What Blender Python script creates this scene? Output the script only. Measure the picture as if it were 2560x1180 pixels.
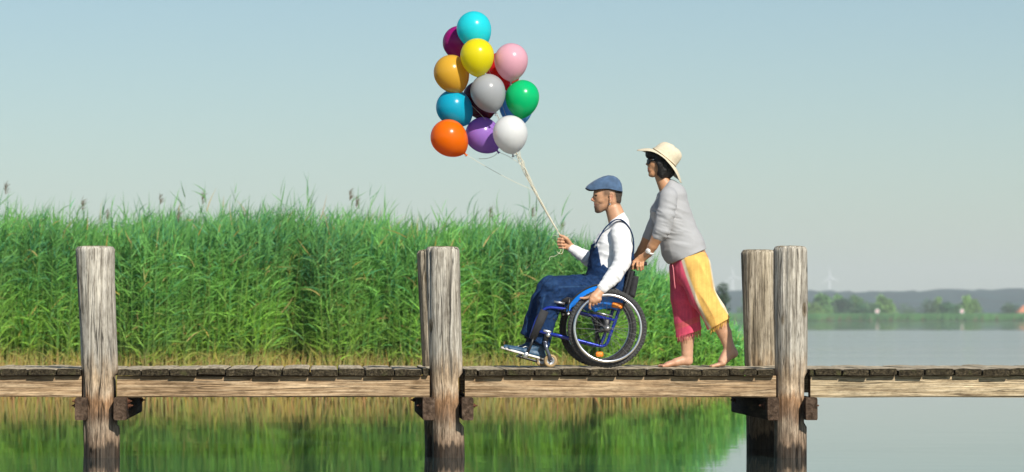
import bpy, math, random
import numpy as np
from mathutils import Vector, Matrix

for o in list(bpy.data.objects):
    bpy.data.objects.remove(o)
random.seed(7)
rng = np.random.default_rng(11)
RAD = math.radians
scene = bpy.context.scene
COL = scene.collection

# ------------------------------------------------------------------ measuring frame
F, DC, CZ, VX, VY = 8300.0, 26.0, 1.084, 800.0, 797.0      # focal length (px), camera distance, camera height
def P(px, py, Y=0.9):
    """real place of a point measured in the photograph, at depth Y (0 = front posts of the pier)"""
    D = DC + Y
    return np.array([(px - VX) * D / F, Y, CZ - (py - VY) * D / F])
def M(px, Y=0.9):
    return px * (DC + Y) / F
DECK = 0.694

# ------------------------------------------------------------------ camera
cam = bpy.data.cameras.new('camera')
cam.sensor_width = 36.0
cam.lens = 36.0 * F / 2560.0
cam.shift_x = (1280 - VX) / 2560.0
cam.shift_y = (VY - 590) / 2560.0
cam.clip_start, cam.clip_end = 0.5, 30000.0
cam.dof.use_dof = True
cam.dof.focus_distance = DC + 0.6
cam.dof.aperture_fstop = 4.0
camo = bpy.data.objects.new('camera', cam)
camo.location = (0, -DC, CZ)
camo.rotation_euler = (RAD(90), 0, 0)
COL.objects.link(camo)
scene.camera = camo

# ------------------------------------------------------------------ sky, sun, exposure
SUN_AZ, SUN_EL = 23.0, 36.0            # to the right of the camera axis, behind the camera
SKY_STRENGTH, SUN_STRENGTH, EXPOSURE = 0.077, 4.4, 0.38
w = bpy.data.worlds.new('World'); scene.world = w; w.use_nodes = True
nt = w.node_tree; nt.nodes.clear()
sky = nt.nodes.new('ShaderNodeTexSky'); sky.sky_type = 'NISHITA'; sky.sun_disc = False
sky.sun_elevation = RAD(SUN_EL); sky.sun_rotation = RAD(180 - SUN_AZ)
sky.altitude = 100; sky.air_density = 1.0; sky.dust_density = 0.5; sky.ozone_density = 2.0
hs = nt.nodes.new('ShaderNodeMix'); hs.data_type = 'RGBA'; hs.blend_type = 'MULTIPLY'
hs.inputs[0].default_value = 1.0; hs.inputs[7].default_value = (0.785, 0.875, 0.88, 1)
bg = nt.nodes.new('ShaderNodeBackground'); bg.inputs[1].default_value = SKY_STRENGTH
wo = nt.nodes.new('ShaderNodeOutputWorld')
nt.links.new(sky.outputs[0], hs.inputs[6]); nt.links.new(hs.outputs[2], bg.inputs[0]); nt.links.new(bg.outputs[0], wo.inputs[0])
sun = bpy.data.lights.new('sun', 'SUN'); sun.energy = SUN_STRENGTH; sun.angle = RAD(0.53); sun.color = (1.0, 0.95, 0.86)
suno = bpy.data.objects.new('sun', sun)
LDIR = Vector((math.sin(RAD(SUN_AZ)) * math.cos(RAD(SUN_EL)), -math.cos(RAD(SUN_AZ)) * math.cos(RAD(SUN_EL)), math.sin(RAD(SUN_EL))))
suno.rotation_euler = LDIR.to_track_quat('Z', 'Y').to_euler(); suno.location = (10, -30, 30)
COL.objects.link(suno)
scene.view_settings.view_transform = 'Standard'; scene.view_settings.look = 'None'
scene.view_settings.exposure = EXPOSURE; scene.view_settings.gamma = 1.0
scene.view_settings.use_curve_mapping = False
scene.render.engine = 'CYCLES'
try:
    scene.cycles.max_bounces = 8; scene.cycles.volume_bounces = 1; scene.cycles.use_denoising = True
except Exception:
    pass

# ------------------------------------------------------------------ object helpers
WL = {}                                                    # world place of every parent
def tag(o, label, cat, group=None):
    o['label'] = label; o['category'] = cat
    if group: o['group'] = group
    return o
def thing(name, label, cat, loc, group=None):
    o = bpy.data.objects.new(name, None); COL.objects.link(o)
    o.empty_display_size = 0.1
    o.location = [float(c) for c in loc]; WL[o.name] = Vector(o.location)
    return tag(o, label, cat, group)
def put(o, parent):
    COL.objects.link(o)
    WL[o.name] = Vector(o.location)
    if parent is not None:
        o.parent = parent
        o.matrix_parent_inverse = Matrix.Translation(-WL[parent.name])
    return o
def mkmesh(name, V, Fc, mat, smooth=True, cols=None):
    me = bpy.data.meshes.new(name)
    V = np.asarray(V, dtype=np.float32)
    if isinstance(Fc, np.ndarray):
        n, k = Fc.shape
        me.vertices.add(len(V)); me.vertices.foreach_set('co', V.ravel())
        me.loops.add(n * k); me.loops.foreach_set('vertex_index', Fc.astype(np.int32).ravel())
        me.polygons.add(n); me.polygons.foreach_set('loop_start', np.arange(0, n * k, k, dtype=np.int32))
        me.polygons.foreach_set('loop_total', np.full(n, k, dtype=np.int32))
    else:
        me.from_pydata([tuple(map(float, v)) for v in V], [], Fc)
    if smooth is not False:
        me.polygons.foreach_set('use_smooth', np.ones(len(me.polygons), dtype=bool))
    if cols is not None:
        a = me.color_attributes.new('tint', 'FLOAT_COLOR', 'POINT')
        c = np.ones((len(V), 4), dtype=np.float32); c[:, :3] = cols
        a.data.foreach_set('color', c.ravel())
    for m in (mat if isinstance(mat, (list, tuple)) else [mat]):
        me.materials.append(m)
    me.update(); me.validate()
    return me
def mobj(name, V, Fc, mat, parent=None, smooth=True, cols=None, loc=None, label=None):
    o = bpy.data.objects.new(name, mkmesh(name, V, Fc, mat, smooth, cols))
    if loc is not None: o.location = [float(c) for c in loc]
    if label: o['label'] = label
    return put(o, parent)
class MB:
    """collects shapes into one mesh"""
    def __init__(s): s.V = []; s.F = []; s.n = 0
    def add(s, V, Fc):
        V = np.asarray(V, float); s.V.append(V)
        s.F += [tuple(int(i) + s.n for i in f) for f in Fc]; s.n += len(V); return s
    def box(s, c, d, rot=None, bev=0.0):
        V, Fc = box_vf(d, bev)
        if rot is not None: V = V @ np.array(rot).T
        return s.add(V + np.array(c), Fc)
    def tube(s, pts, r, seg=8, cap=True, flat=None):
        return s.add(*tube_vf(pts, r, seg, cap, flat))
    def ball(s, c, r, nu=12, nv=8):
        return s.add(*ball_vf(c, r, nu, nv))
    def obj(s, name, mat, parent=None, smooth=True, label=None, loc=None):
        return mobj(name, np.vstack(s.V), s.F, mat, parent, smooth, None, loc, label)
def box_vf(d, b=0.0):
    x, y, z = d[0] / 2, d[1] / 2, d[2] / 2
    if b <= 0:
        V = [(-x, -y, -z), (x, -y, -z), (x, y, -z), (-x, y, -z), (-x, -y, z), (x, -y, z), (x, y, z), (-x, y, z)]
        return np.array(V), [(0, 3, 2, 1), (4, 5, 6, 7), (0, 1, 5, 4), (1, 2, 6, 5), (2, 3, 7, 6), (3, 0, 4, 7)]
    V = []; idx = {}
    for sx in (-1, 1):
        for sy in (-1, 1):
            for sz in (-1, 1):
                for ax in range(3):
                    p = [sx * (x - b), sy * (y - b), sz * (z - b)]
                    p[ax] = (sx * x, sy * y, sz * z)[ax]
                    idx[sx, sy, sz, ax] = len(V); V.append(p)
    Fc = []
    V = np.array(V)
    def q(l):
        c = V[list(l)].mean(0); n = np.cross(V[l[1]] - V[l[0]], V[l[2]] - V[l[0]])
        Fc.append(tuple(l) if n @ c > 0 else tuple(reversed(l)))
    for ax in range(3):
        o = [a for a in range(3) if a != ax]
        for s_ in (-1, 1):
            l = []
            for a, c in ((-1, -1), (1, -1), (1, 1), (-1, 1)):
                k = [0, 0, 0]; k[ax] = s_; k[o[0]] = a; k[o[1]] = c; l.append(idx[(*k, ax)])
            q(l)
    for a1 in range(3):
        for a2 in range(a1 + 1, 3):
            a3 = 3 - a1 - a2
            for s1 in (-1, 1):
                for s2 in (-1, 1):
                    l = []
                    for s3, ax in ((-1, a1), (1, a1), (1, a2), (-1, a2)):
                        k = [0, 0, 0]; k[a1] = s1; k[a2] = s2; k[a3] = s3; l.append(idx[(*k, ax)])
                    q(l)
    for sx in (-1, 1):
        for sy in (-1, 1):
            for sz in (-1, 1):
                q([idx[sx, sy, sz, 0], idx[sx, sy, sz, 1], idx[sx, sy, sz, 2]])
    return V, Fc
def tube_vf(pts, r, seg=8, cap=True, flat=None):
    pts = np.asarray(pts, float); n = len(pts)
    r = np.broadcast_to(np.asarray(r, float), (n,))
    t = np.gradient(pts, axis=0); t /= np.linalg.norm(t, axis=1)[:, None] + 1e-12
    ref = np.array([0, 1.0, 0]) if abs(t[0] @ np.array([0, 1.0, 0])) < 0.9 else np.array([1.0, 0, 0])
    V = []; u = ref - t[0] * (ref @ t[0]); u /= np.linalg.norm(u)
    for i in range(n):
        u = u - t[i] * (u @ t[i]); u /= np.linalg.norm(u) + 1e-12
        v = np.cross(t[i], u)
        for k in range(seg):
            a = 2 * math.pi * k / seg
            V.append(pts[i] + r[i] * (math.cos(a) * u * (flat or 1.0) + math.sin(a) * v))
    Fc = []
    for i in range(n - 1):
        for k in range(seg):
            k2 = (k + 1) % seg
            Fc.append((i * seg + k, i * seg + k2, (i + 1) * seg + k2, (i + 1) * seg + k))
    if cap:
        Fc.append(tuple(range(seg - 1, -1, -1))); Fc.append(tuple((n - 1) * seg + k for k in range(seg)))
    return np.array(V), Fc
def ball_vf(c, r, nu=12, nv=8):
    r = np.broadcast_to(np.asarray(r, float), (3,)); c = np.asarray(c, float)
    V = [c + r * (0, 0, 1)]
    for j in range(1, nv):
        t = math.pi * j / nv
        for i in range(nu):
            a = 2 * math.pi * i / nu
            V.append(c + r * np.array([math.sin(t) * math.cos(a), math.sin(t) * math.sin(a), math.cos(t)]))
    V.append(c - r * (0, 0, 1)); Fc = []
    for i in range(nu):
        Fc.append((0, 1 + i, 1 + (i + 1) % nu))
        Fc.append((len(V) - 1, 1 + (nv - 2) * nu + (i + 1) % nu, 1 + (nv - 2) * nu + i))
        for j in range(nv - 2):
            a, b = 1 + j * nu + i, 1 + j * nu + (i + 1) % nu
            Fc.append((a, a + nu, b + nu, b))
    return np.array(V), Fc
def lathe_vf(prof, seg=24, axis='y', close=False):
    """prof: list of (radius, along)"""
    V = []; Fc = []; n = len(prof)
    for r, h in prof:
        for k in range(seg):
            a = 2 * math.pi * k / seg
            c, s = r * math.cos(a), r * math.sin(a)
            V.append((c, h, s) if axis == 'y' else (c, s, h))
    for i in range(n if close else n - 1):
        j = (i + 1) % n
        for k in range(seg):
            k2 = (k + 1) % seg
            Fc.append((i * seg + k, i * seg + k2, j * seg + k2, j * seg + k))
    return np.array(V), Fc
def smooth_path(pts, n=6):
    """Catmull-Rom through the points"""
    pts = np.asarray(pts, float)
    p = np.vstack([2 * pts[0] - pts[1], pts, 2 * pts[-1] - pts[-2]]); out = []
    for i in range(1, len(p) - 2):
        for k in range(n):
            t = k / n
            out.append(0.5 * (2 * p[i] + (p[i + 1] - p[i - 1]) * t + (2 * p[i - 1] - 5 * p[i] + 4 * p[i + 1] - p[i + 2]) * t * t
                              + (3 * p[i] - p[i - 1] - 3 * p[i + 1] + p[i + 2]) * t ** 3))
    out.append(p[-2]); return np.array(out)
def fillet(pts, rad, n=5):
    pts = [np.asarray(p, float) for p in pts]; out = [pts[0]]
    for i in range(1, len(pts) - 1):
        a, b, c = pts[i - 1], pts[i], pts[i + 1]
        d1 = (a - b); l1 = np.linalg.norm(d1); d2 = (c - b); l2 = np.linalg.norm(d2)
        k = min(rad, l1 * 0.45, l2 * 0.45)
        s, e = b + d1 / l1 * k, b + d2 / l2 * k
        for j in range(n + 1):
            t = j / n
            out.append((1 - t) ** 2 * s + 2 * t * (1 - t) * b + t * t * e)
    out.append(pts[-1]); return np.array(out)

# ------------------------------------------------------------------ materials
def newmat(name):
    m = bpy.data.materials.new(name); m.use_nodes = True
    t = m.node_tree; b = t.nodes['Principled BSDF']
    return m, t, b
def N(t, kind, **kw):
    n = t.nodes.new(kind)
    for k, v in kw.items(): setattr(n, k, v)
    return n
def pmat(name, col, rough=0.5, metal=0.0, var=0.0, vscale=20.0, bump=0.0, bscale=60.0, coat=0.0, spec=0.5, sheen=0.0, stretch=(1, 1, 1), tint=False, sss=0.0):
    m, t, b = newmat(name)
    b.inputs['Base Color'].default_value = (*col, 1); b.inputs['Roughness'].default_value = rough
    b.inputs['Metallic'].default_value = metal; b.inputs['Specular IOR Level'].default_value = spec
    if coat: b.inputs['Coat Weight'].default_value = coat; b.inputs['Coat Roughness'].default_value = 0.08
    if sheen: b.inputs['Sheen Weight'].default_value = sheen; b.inputs['Sheen Roughness'].default_value = 0.5
    if sss:
        b.inputs['Subsurface Weight'].default_value = sss; b.inputs['Subsurface Radius'].default_value = (0.01, 0.004, 0.002)
        b.inputs['Subsurface Scale'].default_value = 1.0
    tc = N(t, 'ShaderNodeTexCoord'); mp = N(t, 'ShaderNodeMapping'); mp.inputs['Scale'].default_value = stretch
    t.links.new(tc.outputs['Object'], mp.inputs[0])
    src = None
    if tint:
        at = N(t, 'ShaderNodeAttribute', attribute_name='tint'); src = at.outputs['Color']
    if var:
        nz = N(t, 'ShaderNodeTexNoise'); nz.inputs['Scale'].default_value = vscale; nz.inputs['Detail'].default_value = 5
        t.links.new(mp.outputs[0], nz.inputs[0])
        mr = N(t, 'ShaderNodeMapRange'); mr.inputs[1].default_value = 0.3; mr.inputs[2].default_value = 0.7
        mr.inputs[3].default_value = 1 - var; mr.inputs[4].default_value = 1 + var
        t.links.new(nz.outputs[0], mr.inputs[0])
        mx = N(t, 'ShaderNodeVectorMath', operation='SCALE')
        if src is not None: t.links.new(src, mx.inputs[0])
        else: mx.inputs[0].default_value = col
        t.links.new(mr.outputs[0], mx.inputs['Scale']); src = mx.outputs[0]
    if src is not None: t.links.new(src, b.inputs['Base Color'])
    if bump:
        nb = N(t, 'ShaderNodeTexNoise'); nb.inputs['Scale'].default_value = bscale; nb.inputs['Detail'].default_value = 4
        t.links.new(mp.outputs[0], nb.inputs[0])
        bp = N(t, 'ShaderNodeBump'); bp.inputs['Strength'].default_value = bump; bp.inputs['Distance'].default_value = 0.01
        t.links.new(nb.outputs[0], bp.inputs['Height']); t.links.new(bp.outputs[0], b.inputs['Normal'])
    return m
def ramp(t, pts, interp='LINEAR'):
    r = N(t, 'ShaderNodeValToRGB'); e = r.color_ramp; e.interpolation = interp
    while len(e.elements) < len(pts): e.elements.new(0.5)
    for el, (p, c) in zip(e.elements, pts):
        el.position = p; el.color = (*c, 1) if len(c) == 3 else c
    return r
def wood(name, cols, axis='x', crack=0.6, bump=0.6, stain=None, seedv=0.0, moss=0.0, fine=1.0, rough=0.85, knots=0.0, dist=0.6):
    """cols: dark, mid, light. axis = grain direction. stain = list of (height, colour) bands near the water"""
    m, t, b = newmat(name); L = t.links.new
    tc = N(t, 'ShaderNodeTexCoord'); oi = N(t, 'ShaderNodeObjectInfo')
    ofs = N(t, 'ShaderNodeVectorMath', operation='ADD')
    cm = N(t, 'ShaderNodeCombineXYZ'); ml = N(t, 'ShaderNodeMath', operation='MULTIPLY'); ml.inputs[1].default_value = 37.0
    L(oi.outputs['Random'], ml.inputs[0])
    for i in range(3): L(ml.outputs[0], cm.inputs[i])
    L(tc.outputs['Object'], ofs.inputs[0]); L(cm.outputs[0], ofs.inputs[1])
    def mapped(sl, sc):
        mp = N(t, 'ShaderNodeMapping'); s = [sc] * 3; s['xyz'.index(axis)] = sl
        mp.inputs['Scale'].default_value = s; mp.inputs['Location'].default_value = (seedv, seedv * 1.7, seedv * 0.3)
        L(ofs.outputs[0], mp.inputs[0]); return mp.outputs[0]
    def noise(v, sc, det=6, dist=0.0, rgh=0.6):
        n = N(t, 'ShaderNodeTexNoise'); n.inputs['Scale'].default_value = sc; n.inputs['Detail'].default_value = det
        n.inputs['Distortion'].default_value = dist; n.inputs['Roughness'].default_value = rgh; L(v, n.inputs[0]); return n.outputs[0]
    grain = noise(mapped(1.2, 38 * fine), 1.0, 8, dist)
    broad = noise(mapped(1.0, 6), 1.0, 3, 0.4)
    fib = noise(mapped(4.0, 160 * fine), 1.0, 3)
    rp = ramp(t, [(0.30, cols[0]), (0.48, cols[1]), (0.66, cols[2])]); L(grain, rp.inputs[0])
    rb = ramp(t, [(0.35, (0.72, 0.70, 0.68)), (0.65, (1.15, 1.13, 1.1))]); L(broad, rb.inputs[0])
    mul = N(t, 'ShaderNodeMix', data_type='RGBA', blend_type='MULTIPLY'); mul.inputs[0].default_value = 1
    L(rp.outputs[0], mul.inputs[6]); L(rb.outputs[0], mul.inputs[7]); cur = mul.outputs[2]
    if stain:
        sx = N(t, 'ShaderNodeSeparateXYZ'); L(tc.outputs['Object'], sx.inputs[0])
        jn = noise(mapped(2.5, 16), 1.0, 6, 0.3, 0.7)
        jm = N(t, 'ShaderNodeMath', operation='MULTIPLY_ADD'); jm.inputs[1].default_value = 0.32; L(jn, jm.inputs[0]); L(sx.outputs[2], jm.inputs[2])
        sb = N(t, 'ShaderNodeMath', operation='SUBTRACT'); sb.inputs[1].default_value = 0.16; L(jm.outputs[0], sb.inputs[0])
        sr = ramp(t, [(max(0.0, min(1.0, h)), c) for h, c in stain]); L(sb.outputs[0], sr.inputs[0])
        fz = N(t, 'ShaderNodeMapRange'); fz.inputs[1].default_value = 0.58; fz.inputs[2].default_value = 0.84
        fz.inputs[3].default_value = 0.9; fz.inputs[4].default_value = 0.0; L(sb.outputs[0], fz.inputs[0])
        bl = noise(mapped(7.0, 34), 1.0, 7, 0.4, 0.75); gm = ramp(t, [(0.34, (0.42, 0.38, 0.34)), (0.50, (0.95, 0.92, 0.9)), (0.64, (1.55, 1.55, 1.55))]); L(bl, gm.inputs[0])
        sm = N(t, 'ShaderNodeMix', data_type='RGBA', blend_type='MULTIPLY'); sm.inputs[0].default_value = 1
        L(sr.outputs[0], sm.inputs[6]); L(gm.outputs[0], sm.inputs[7])
        mx = N(t, 'ShaderNodeMix', data_type='RGBA'); L(fz.outputs[0], mx.inputs[0]); L(cur, mx.inputs[6]); L(sm.outputs[2], mx.inputs[7]); cur = mx.outputs[2]
        wet = N(t, 'ShaderNodeMapRange'); wet.inputs[1].default_value = 0.10; wet.inputs[2].default_value = 0.16
        wet.inputs[3].default_value = 0.5; wet.inputs[4].default_value = rough; L(sb.outputs[0], wet.inputs[0]); L(wet.outputs[0], b.inputs['Roughness'])
    else:
        b.inputs['Roughness'].default_value = rough
    if moss:
        mn = noise(tc.outputs['Object'], 9.0, 5); mr = ramp(t, [(0.55, (0, 0, 0)), (0.72, (moss,) * 3)]); L(mn, mr.inputs[0])
        mx = N(t, 'ShaderNodeMix', data_type='RGBA'); mx.inputs[7].default_value = (0.10, 0.11, 0.03, 1)
        L(mr.outputs[0], mx.inputs[0]); L(cur, mx.inputs[6]); cur = mx.outputs[2]
    # long checks in the timber
    ck = noise(mapped(0.55, 13), 1.0, 2, 0.25)
    cr = ramp(t, [(0.485, (1, 1, 1)), (0.4985, (0, 0, 0)), (0.503, (0, 0, 0)), (0.516, (1, 1, 1))]); L(ck, cr.inputs[0])
    gate = ramp(t, [(0.42, (0, 0, 0)), (0.56, (1, 1, 1))]); L(noise(mapped(0.8, 3.5), 1.0, 2), gate.inputs[0])
    g2 = N(t, 'ShaderNodeMix', data_type='RGBA'); L(gate.outputs[0], g2.inputs[0]); g2.inputs[6].default_value = (1, 1, 1, 1); L(cr.outputs[0], g2.inputs[7])
    # hairline splits and weathered speckle
    fk = noise(mapped(1.6, 46 * fine), 1.0, 3, 0.3); fr = ramp(t, [(0.47, (1, 1, 1)), (0.495, (0.22, 0.2, 0.18)), (0.505, (0.22, 0.2, 0.18)), (0.53, (1, 1, 1))]); L(fk, fr.inputs[0])
    fm = N(t, 'ShaderNodeMix', data_type='RGBA', blend_type='MULTIPLY'); fm.inputs[0].default_value = 0.75 * crack; L(cur, fm.inputs[6]); L(fr.outputs[0], fm.inputs[7]); cur = fm.outputs[2]
    sk = noise(mapped(9.0, 30), 1.0, 6, 0.0, 0.75); sr_ = ramp(t, [(0.36, (0.62, 0.6, 0.58)), (0.52, (1.0, 1.0, 1.0)), (0.70, (1.22, 1.2, 1.16))]); L(sk, sr_.inputs[0])
    sm_ = N(t, 'ShaderNodeMix', data_type='RGBA', blend_type='MULTIPLY'); sm_.inputs[0].default_value = 0.9; L(cur, sm_.inputs[6]); L(sr_.outputs[0], sm_.inputs[7]); cur = sm_.outputs[2]
    # knots
    kv = N(t, 'ShaderNodeTexVoronoi'); kv.feature = 'F1'; kv.inputs['Scale'].default_value = 1.0; L(mapped(2.2, 4.6), kv.inputs[0])
    kr = ramp(t, [(0.0, (0.25, 0.19, 0.13)), (0.07, (0.35, 0.28, 0.2)), (0.085, (0.8, 0.72, 0.6)), (0.11, (0.55, 0.48, 0.38)), (0.15, (1, 1, 1))]); L(kv.outputs['Distance'], kr.inputs[0])
    km = N(t, 'ShaderNodeMix', data_type='RGBA', blend_type='MULTIPLY'); km.inputs[0].default_value = knots; L(cur, km.inputs[6]); L(kr.outputs[0], km.inputs[7]); cur = km.outputs[2]
    dk = N(t, 'ShaderNodeMix', data_type='RGBA', blend_type='MULTIPLY'); dk.inputs[0].default_value = crack
    L(cur, dk.inputs[6]); L(g2.outputs[2], dk.inputs[7]); L(dk.outputs[2], b.inputs['Base Color'])
    h1 = N(t, 'ShaderNodeMath', operation='MULTIPLY_ADD'); h1.inputs[1].default_value = 0.5; L(fib, h1.inputs[0]); L(grain, h1.inputs[2])
    h2 = N(t, 'ShaderNodeMath', operation='MULTIPLY_ADD'); h2.inputs[1].default_value = 0.8 * crack; L(g2.outputs[2], h2.inputs[0]); L(h1.outputs[0], h2.inputs[2])
    bp = N(t, 'ShaderNodeBump'); bp.inputs['Strength'].default_value = bump; bp.inputs['Distance'].default_value = 0.012
    L(h2.outputs[0], bp.inputs['Height']); L(bp.outputs[0], b.inputs['Normal'])
    b.inputs['Specular IOR Level'].default_value = 0.12
    return m
STAIN = [(0.0, (0.026, 0.014, 0.008)), (0.085, (0.034, 0.018, 0.009)), (0.12, (0.27, 0.185, 0.12)), (0.25, (0.36, 0.28, 0.20)),
         (0.33, (0.22, 0.135, 0.08)), (0.46, (0.36, 0.20, 0.095)), (0.54, (0.55, 0.43, 0.30)), (0.66, (0.42, 0.29, 0.165))]
MAT = {}
MAT['post'] = wood('weathered_post_wood', [(0.13, 0.112, 0.088), (0.43, 0.40, 0.34), (0.66, 0.625, 0.55)], 'z', 0.85, 0.9, STAIN, knots=0.85)
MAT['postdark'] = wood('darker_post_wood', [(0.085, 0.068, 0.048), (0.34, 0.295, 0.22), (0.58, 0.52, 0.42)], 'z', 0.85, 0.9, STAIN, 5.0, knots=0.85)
MAT['posttop'] = wood('post_end_grain', [(0.16, 0.13, 0.08), (0.30, 0.25, 0.17), (0.42, 0.36, 0.25)], 'y', 0.5, 0.6, moss=0.5)
MAT['stringer'] = wood('stringer_wood', [(0.13, 0.083, 0.045), (0.40, 0.275, 0.16), (0.58, 0.44, 0.285)], 'x', 0.6, 0.7, knots=0.6, dist=1.6)
MAT['stringerpale'] = wood('pale_stringer_wood', [(0.18, 0.125, 0.07), (0.52, 0.41, 0.26), (0.70, 0.59, 0.41)], 'x', 0.55, 0.7, None, 3.0, knots=0.7, dist=2.2)
MAT['planktop'] = wood('plank_top_wood', [(0.24, 0.195, 0.13), (0.47, 0.40, 0.285), (0.60, 0.525, 0.40)], 'y', 0.4, 0.35)
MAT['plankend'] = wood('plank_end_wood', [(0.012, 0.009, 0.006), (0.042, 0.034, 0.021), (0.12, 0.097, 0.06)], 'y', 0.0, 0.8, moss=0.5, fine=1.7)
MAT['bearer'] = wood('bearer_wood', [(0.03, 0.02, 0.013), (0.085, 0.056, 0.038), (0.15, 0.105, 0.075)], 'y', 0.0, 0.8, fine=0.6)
MAT['rust'] = pmat('rusty_iron', (0.12, 0.045, 0.02), 0.8, 0.3, 0.4, 60, 0.4, 120)

# ------------------------------------------------------------------ water, bank, far shore
def water_material():
    m, t, b = newmat('lake_water'); L = t.links.new
    b.inputs['Base Color'].default_value = (0.022, 0.036, 0.036, 1); b.inputs['IOR'].default_value = 1.333
    g = N(t, 'ShaderNodeNewGeometry'); sp = N(t, 'ShaderNodeSeparateXYZ'); L(g.outputs['Position'], sp.inputs[0])
    # wind: calm close in, ruffled lane further out, calm again by the far reeds
    jit = N(t, 'ShaderNodeTexNoise'); jit.inputs['Scale'].default_value = 1.0; jit.inputs['Detail'].default_value = 4
    mj = N(t, 'ShaderNodeMapping'); mj.inputs['Scale'].default_value = (0.012, 0.06, 0.01); L(g.outputs['Position'], mj.inputs[0]); L(mj.outputs[0], jit.inputs[0])
    w1 = N(t, 'ShaderNodeMapRange'); w1.interpolation_type = 'SMOOTHSTEP'
    for i, v in enumerate((24.0, 62.0, 0.0, 1.0)): w1.inputs[i + 1].default_value = v
    L(sp.outputs[1], w1.inputs[0])
    w2 = N(t, 'ShaderNodeMapRange'); w2.interpolation_type = 'SMOOTHSTEP'
    for i, v in enumerate((230.0, 330.0, 1.0, 0.0)): w2.inputs[i + 1].default_value = v
    L(sp.outputs[1], w2.inputs[0])
    wm = N(t, 'ShaderNodeMath', operation='MULTIPLY'); L(w1.outputs[0], wm.inputs[0]); L(w2.outputs[0], wm.inputs[1])
    jr = N(t, 'ShaderNodeMapRange')
    for i, v in enumerate((0.35, 0.65, 0.55, 1.0)): jr.inputs[i + 1].default_value = v
    L(jit.outputs[0], jr.inputs[0])
    wj = N(t, 'ShaderNodeMath', operation='MULTIPLY'); L(wm.outputs[0], wj.inputs[0]); L(jr.outputs[0], wj.inputs[1])
    ro = N(t, 'ShaderNodeMapRange'); ro.inputs[3].default_value = 0.032; ro.inputs[4].default_value = 0.105; L(wj.outputs[0], ro.inputs[0])
    L(ro.outputs[0], b.inputs['Roughness'])
    # ripples as small tilts of the surface
    def rip(sc, w):
        mp = N(t, 'ShaderNodeMapping'); mp.inputs['Scale'].default_value = sc; L(g.outputs['Position'], mp.inputs[0])
        nz = N(t, 'ShaderNodeTexNoise'); nz.inputs['Scale'].default_value = 1.0; nz.inputs['Detail'].default_value = 3; L(mp.outputs[0], nz.inputs[0])
        s = N(t, 'ShaderNodeVectorMath', operation='SUBTRACT'); s.inputs[1].default_value = (0.5, 0.5, 0.5); L(nz.outputs['Color'], s.inputs[0])
        q = N(t, 'ShaderNodeVectorMath', operation='SCALE'); q.inputs['Scale'].default_value = w; L(s.outputs[0], q.inputs[0]); return q.outputs[0]
    # the ripple dies away towards the sheltered water under the reeds
    near = N(t, 'ShaderNodeMapRange')
    for i, v in enumerate((-3.0, 20.0, 1.0, 0.25)): near.inputs[i + 1].default_value = v
    L(sp.outputs[1], near.inputs[0])
    sl = N(t, 'ShaderNodeVectorMath', operation='SCALE'); L(rip((1.2, 8.0, 1), 0.0090), sl.inputs[0]); L(near.outputs[0], sl.inputs['Scale'])
    ad = N(t, 'ShaderNodeVectorMath', operation='ADD'); L(sl.outputs[0], ad.inputs[0]); L(rip((0.25, 0.8, 1), 0.002), ad.inputs[1])
    mk = N(t, 'ShaderNodeVectorMath', operation='MULTIPLY'); mk.inputs[1].default_value = (0.6, 1.0, 0.0); L(ad.outputs[0], mk.inputs[0])
    up = N(t, 'ShaderNodeVectorMath', operation='ADD'); up.inputs[1].default_value = (0, 0, 1); L(mk.outputs[0], up.inputs[0])
    nn = N(t, 'ShaderNodeVectorMath', operation='NORMALIZE'); L(up.outputs[0], nn.inputs[0]); L(nn.outputs[0], b.inputs['Normal'])
    return m
MAT['water'] = water_material()
o = mobj('water', [(-2400, -70, 0), (2900, -70, 0), (2900, 1494, 0), (-2400, 1494, 0)], [(0, 1, 2, 3)], MAT['water'], smooth=False)
o['kind'] = 'structure'
MAT['mud'] = pmat('bank_mud', (0.06, 0.05, 0.025), 0.9, 0, 0.4, 0.8, 0.5, 8)
MAT['land'] = pmat('far_meadow', (0.07, 0.09, 0.035), 0.95, 0, 0.3, 0.02)
bx = [P(-3000, 797, 26)[0], P(1866, 797, 26)[0], P(1848, 797, 60)[0], P(1838, 797, 300)[0], P(-1200, 797, 300)[0] - 60]
by = [26.2, 26.2, 60, 300, 300]
V = [(x, y, 0.03) for x, y in zip(bx, by)] + [(x, y, -0.6) for x, y in zip(bx, by)]
o = mobj('bank_ground', V, [(0, 1, 2, 3, 4)] + [(i, i + 5, (i + 1) % 5 + 5, (i + 1) % 5) for i in range(5)], MAT['mud'], smooth=False)
o['kind'] = 'structure'
o = mobj('far_shore_ground', [(-2400, 1490, -0.5), (2900, 1490, -0.5), (2900, 1496, 0.25), (-2400, 1496, 0.25), (3300, 9500, 2.0), (-3300, 9500, 2.0)],
         [(0, 1, 2, 3), (3, 2, 4, 5)], MAT['land'], smooth=False)
o['kind'] = 'structure'

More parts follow.
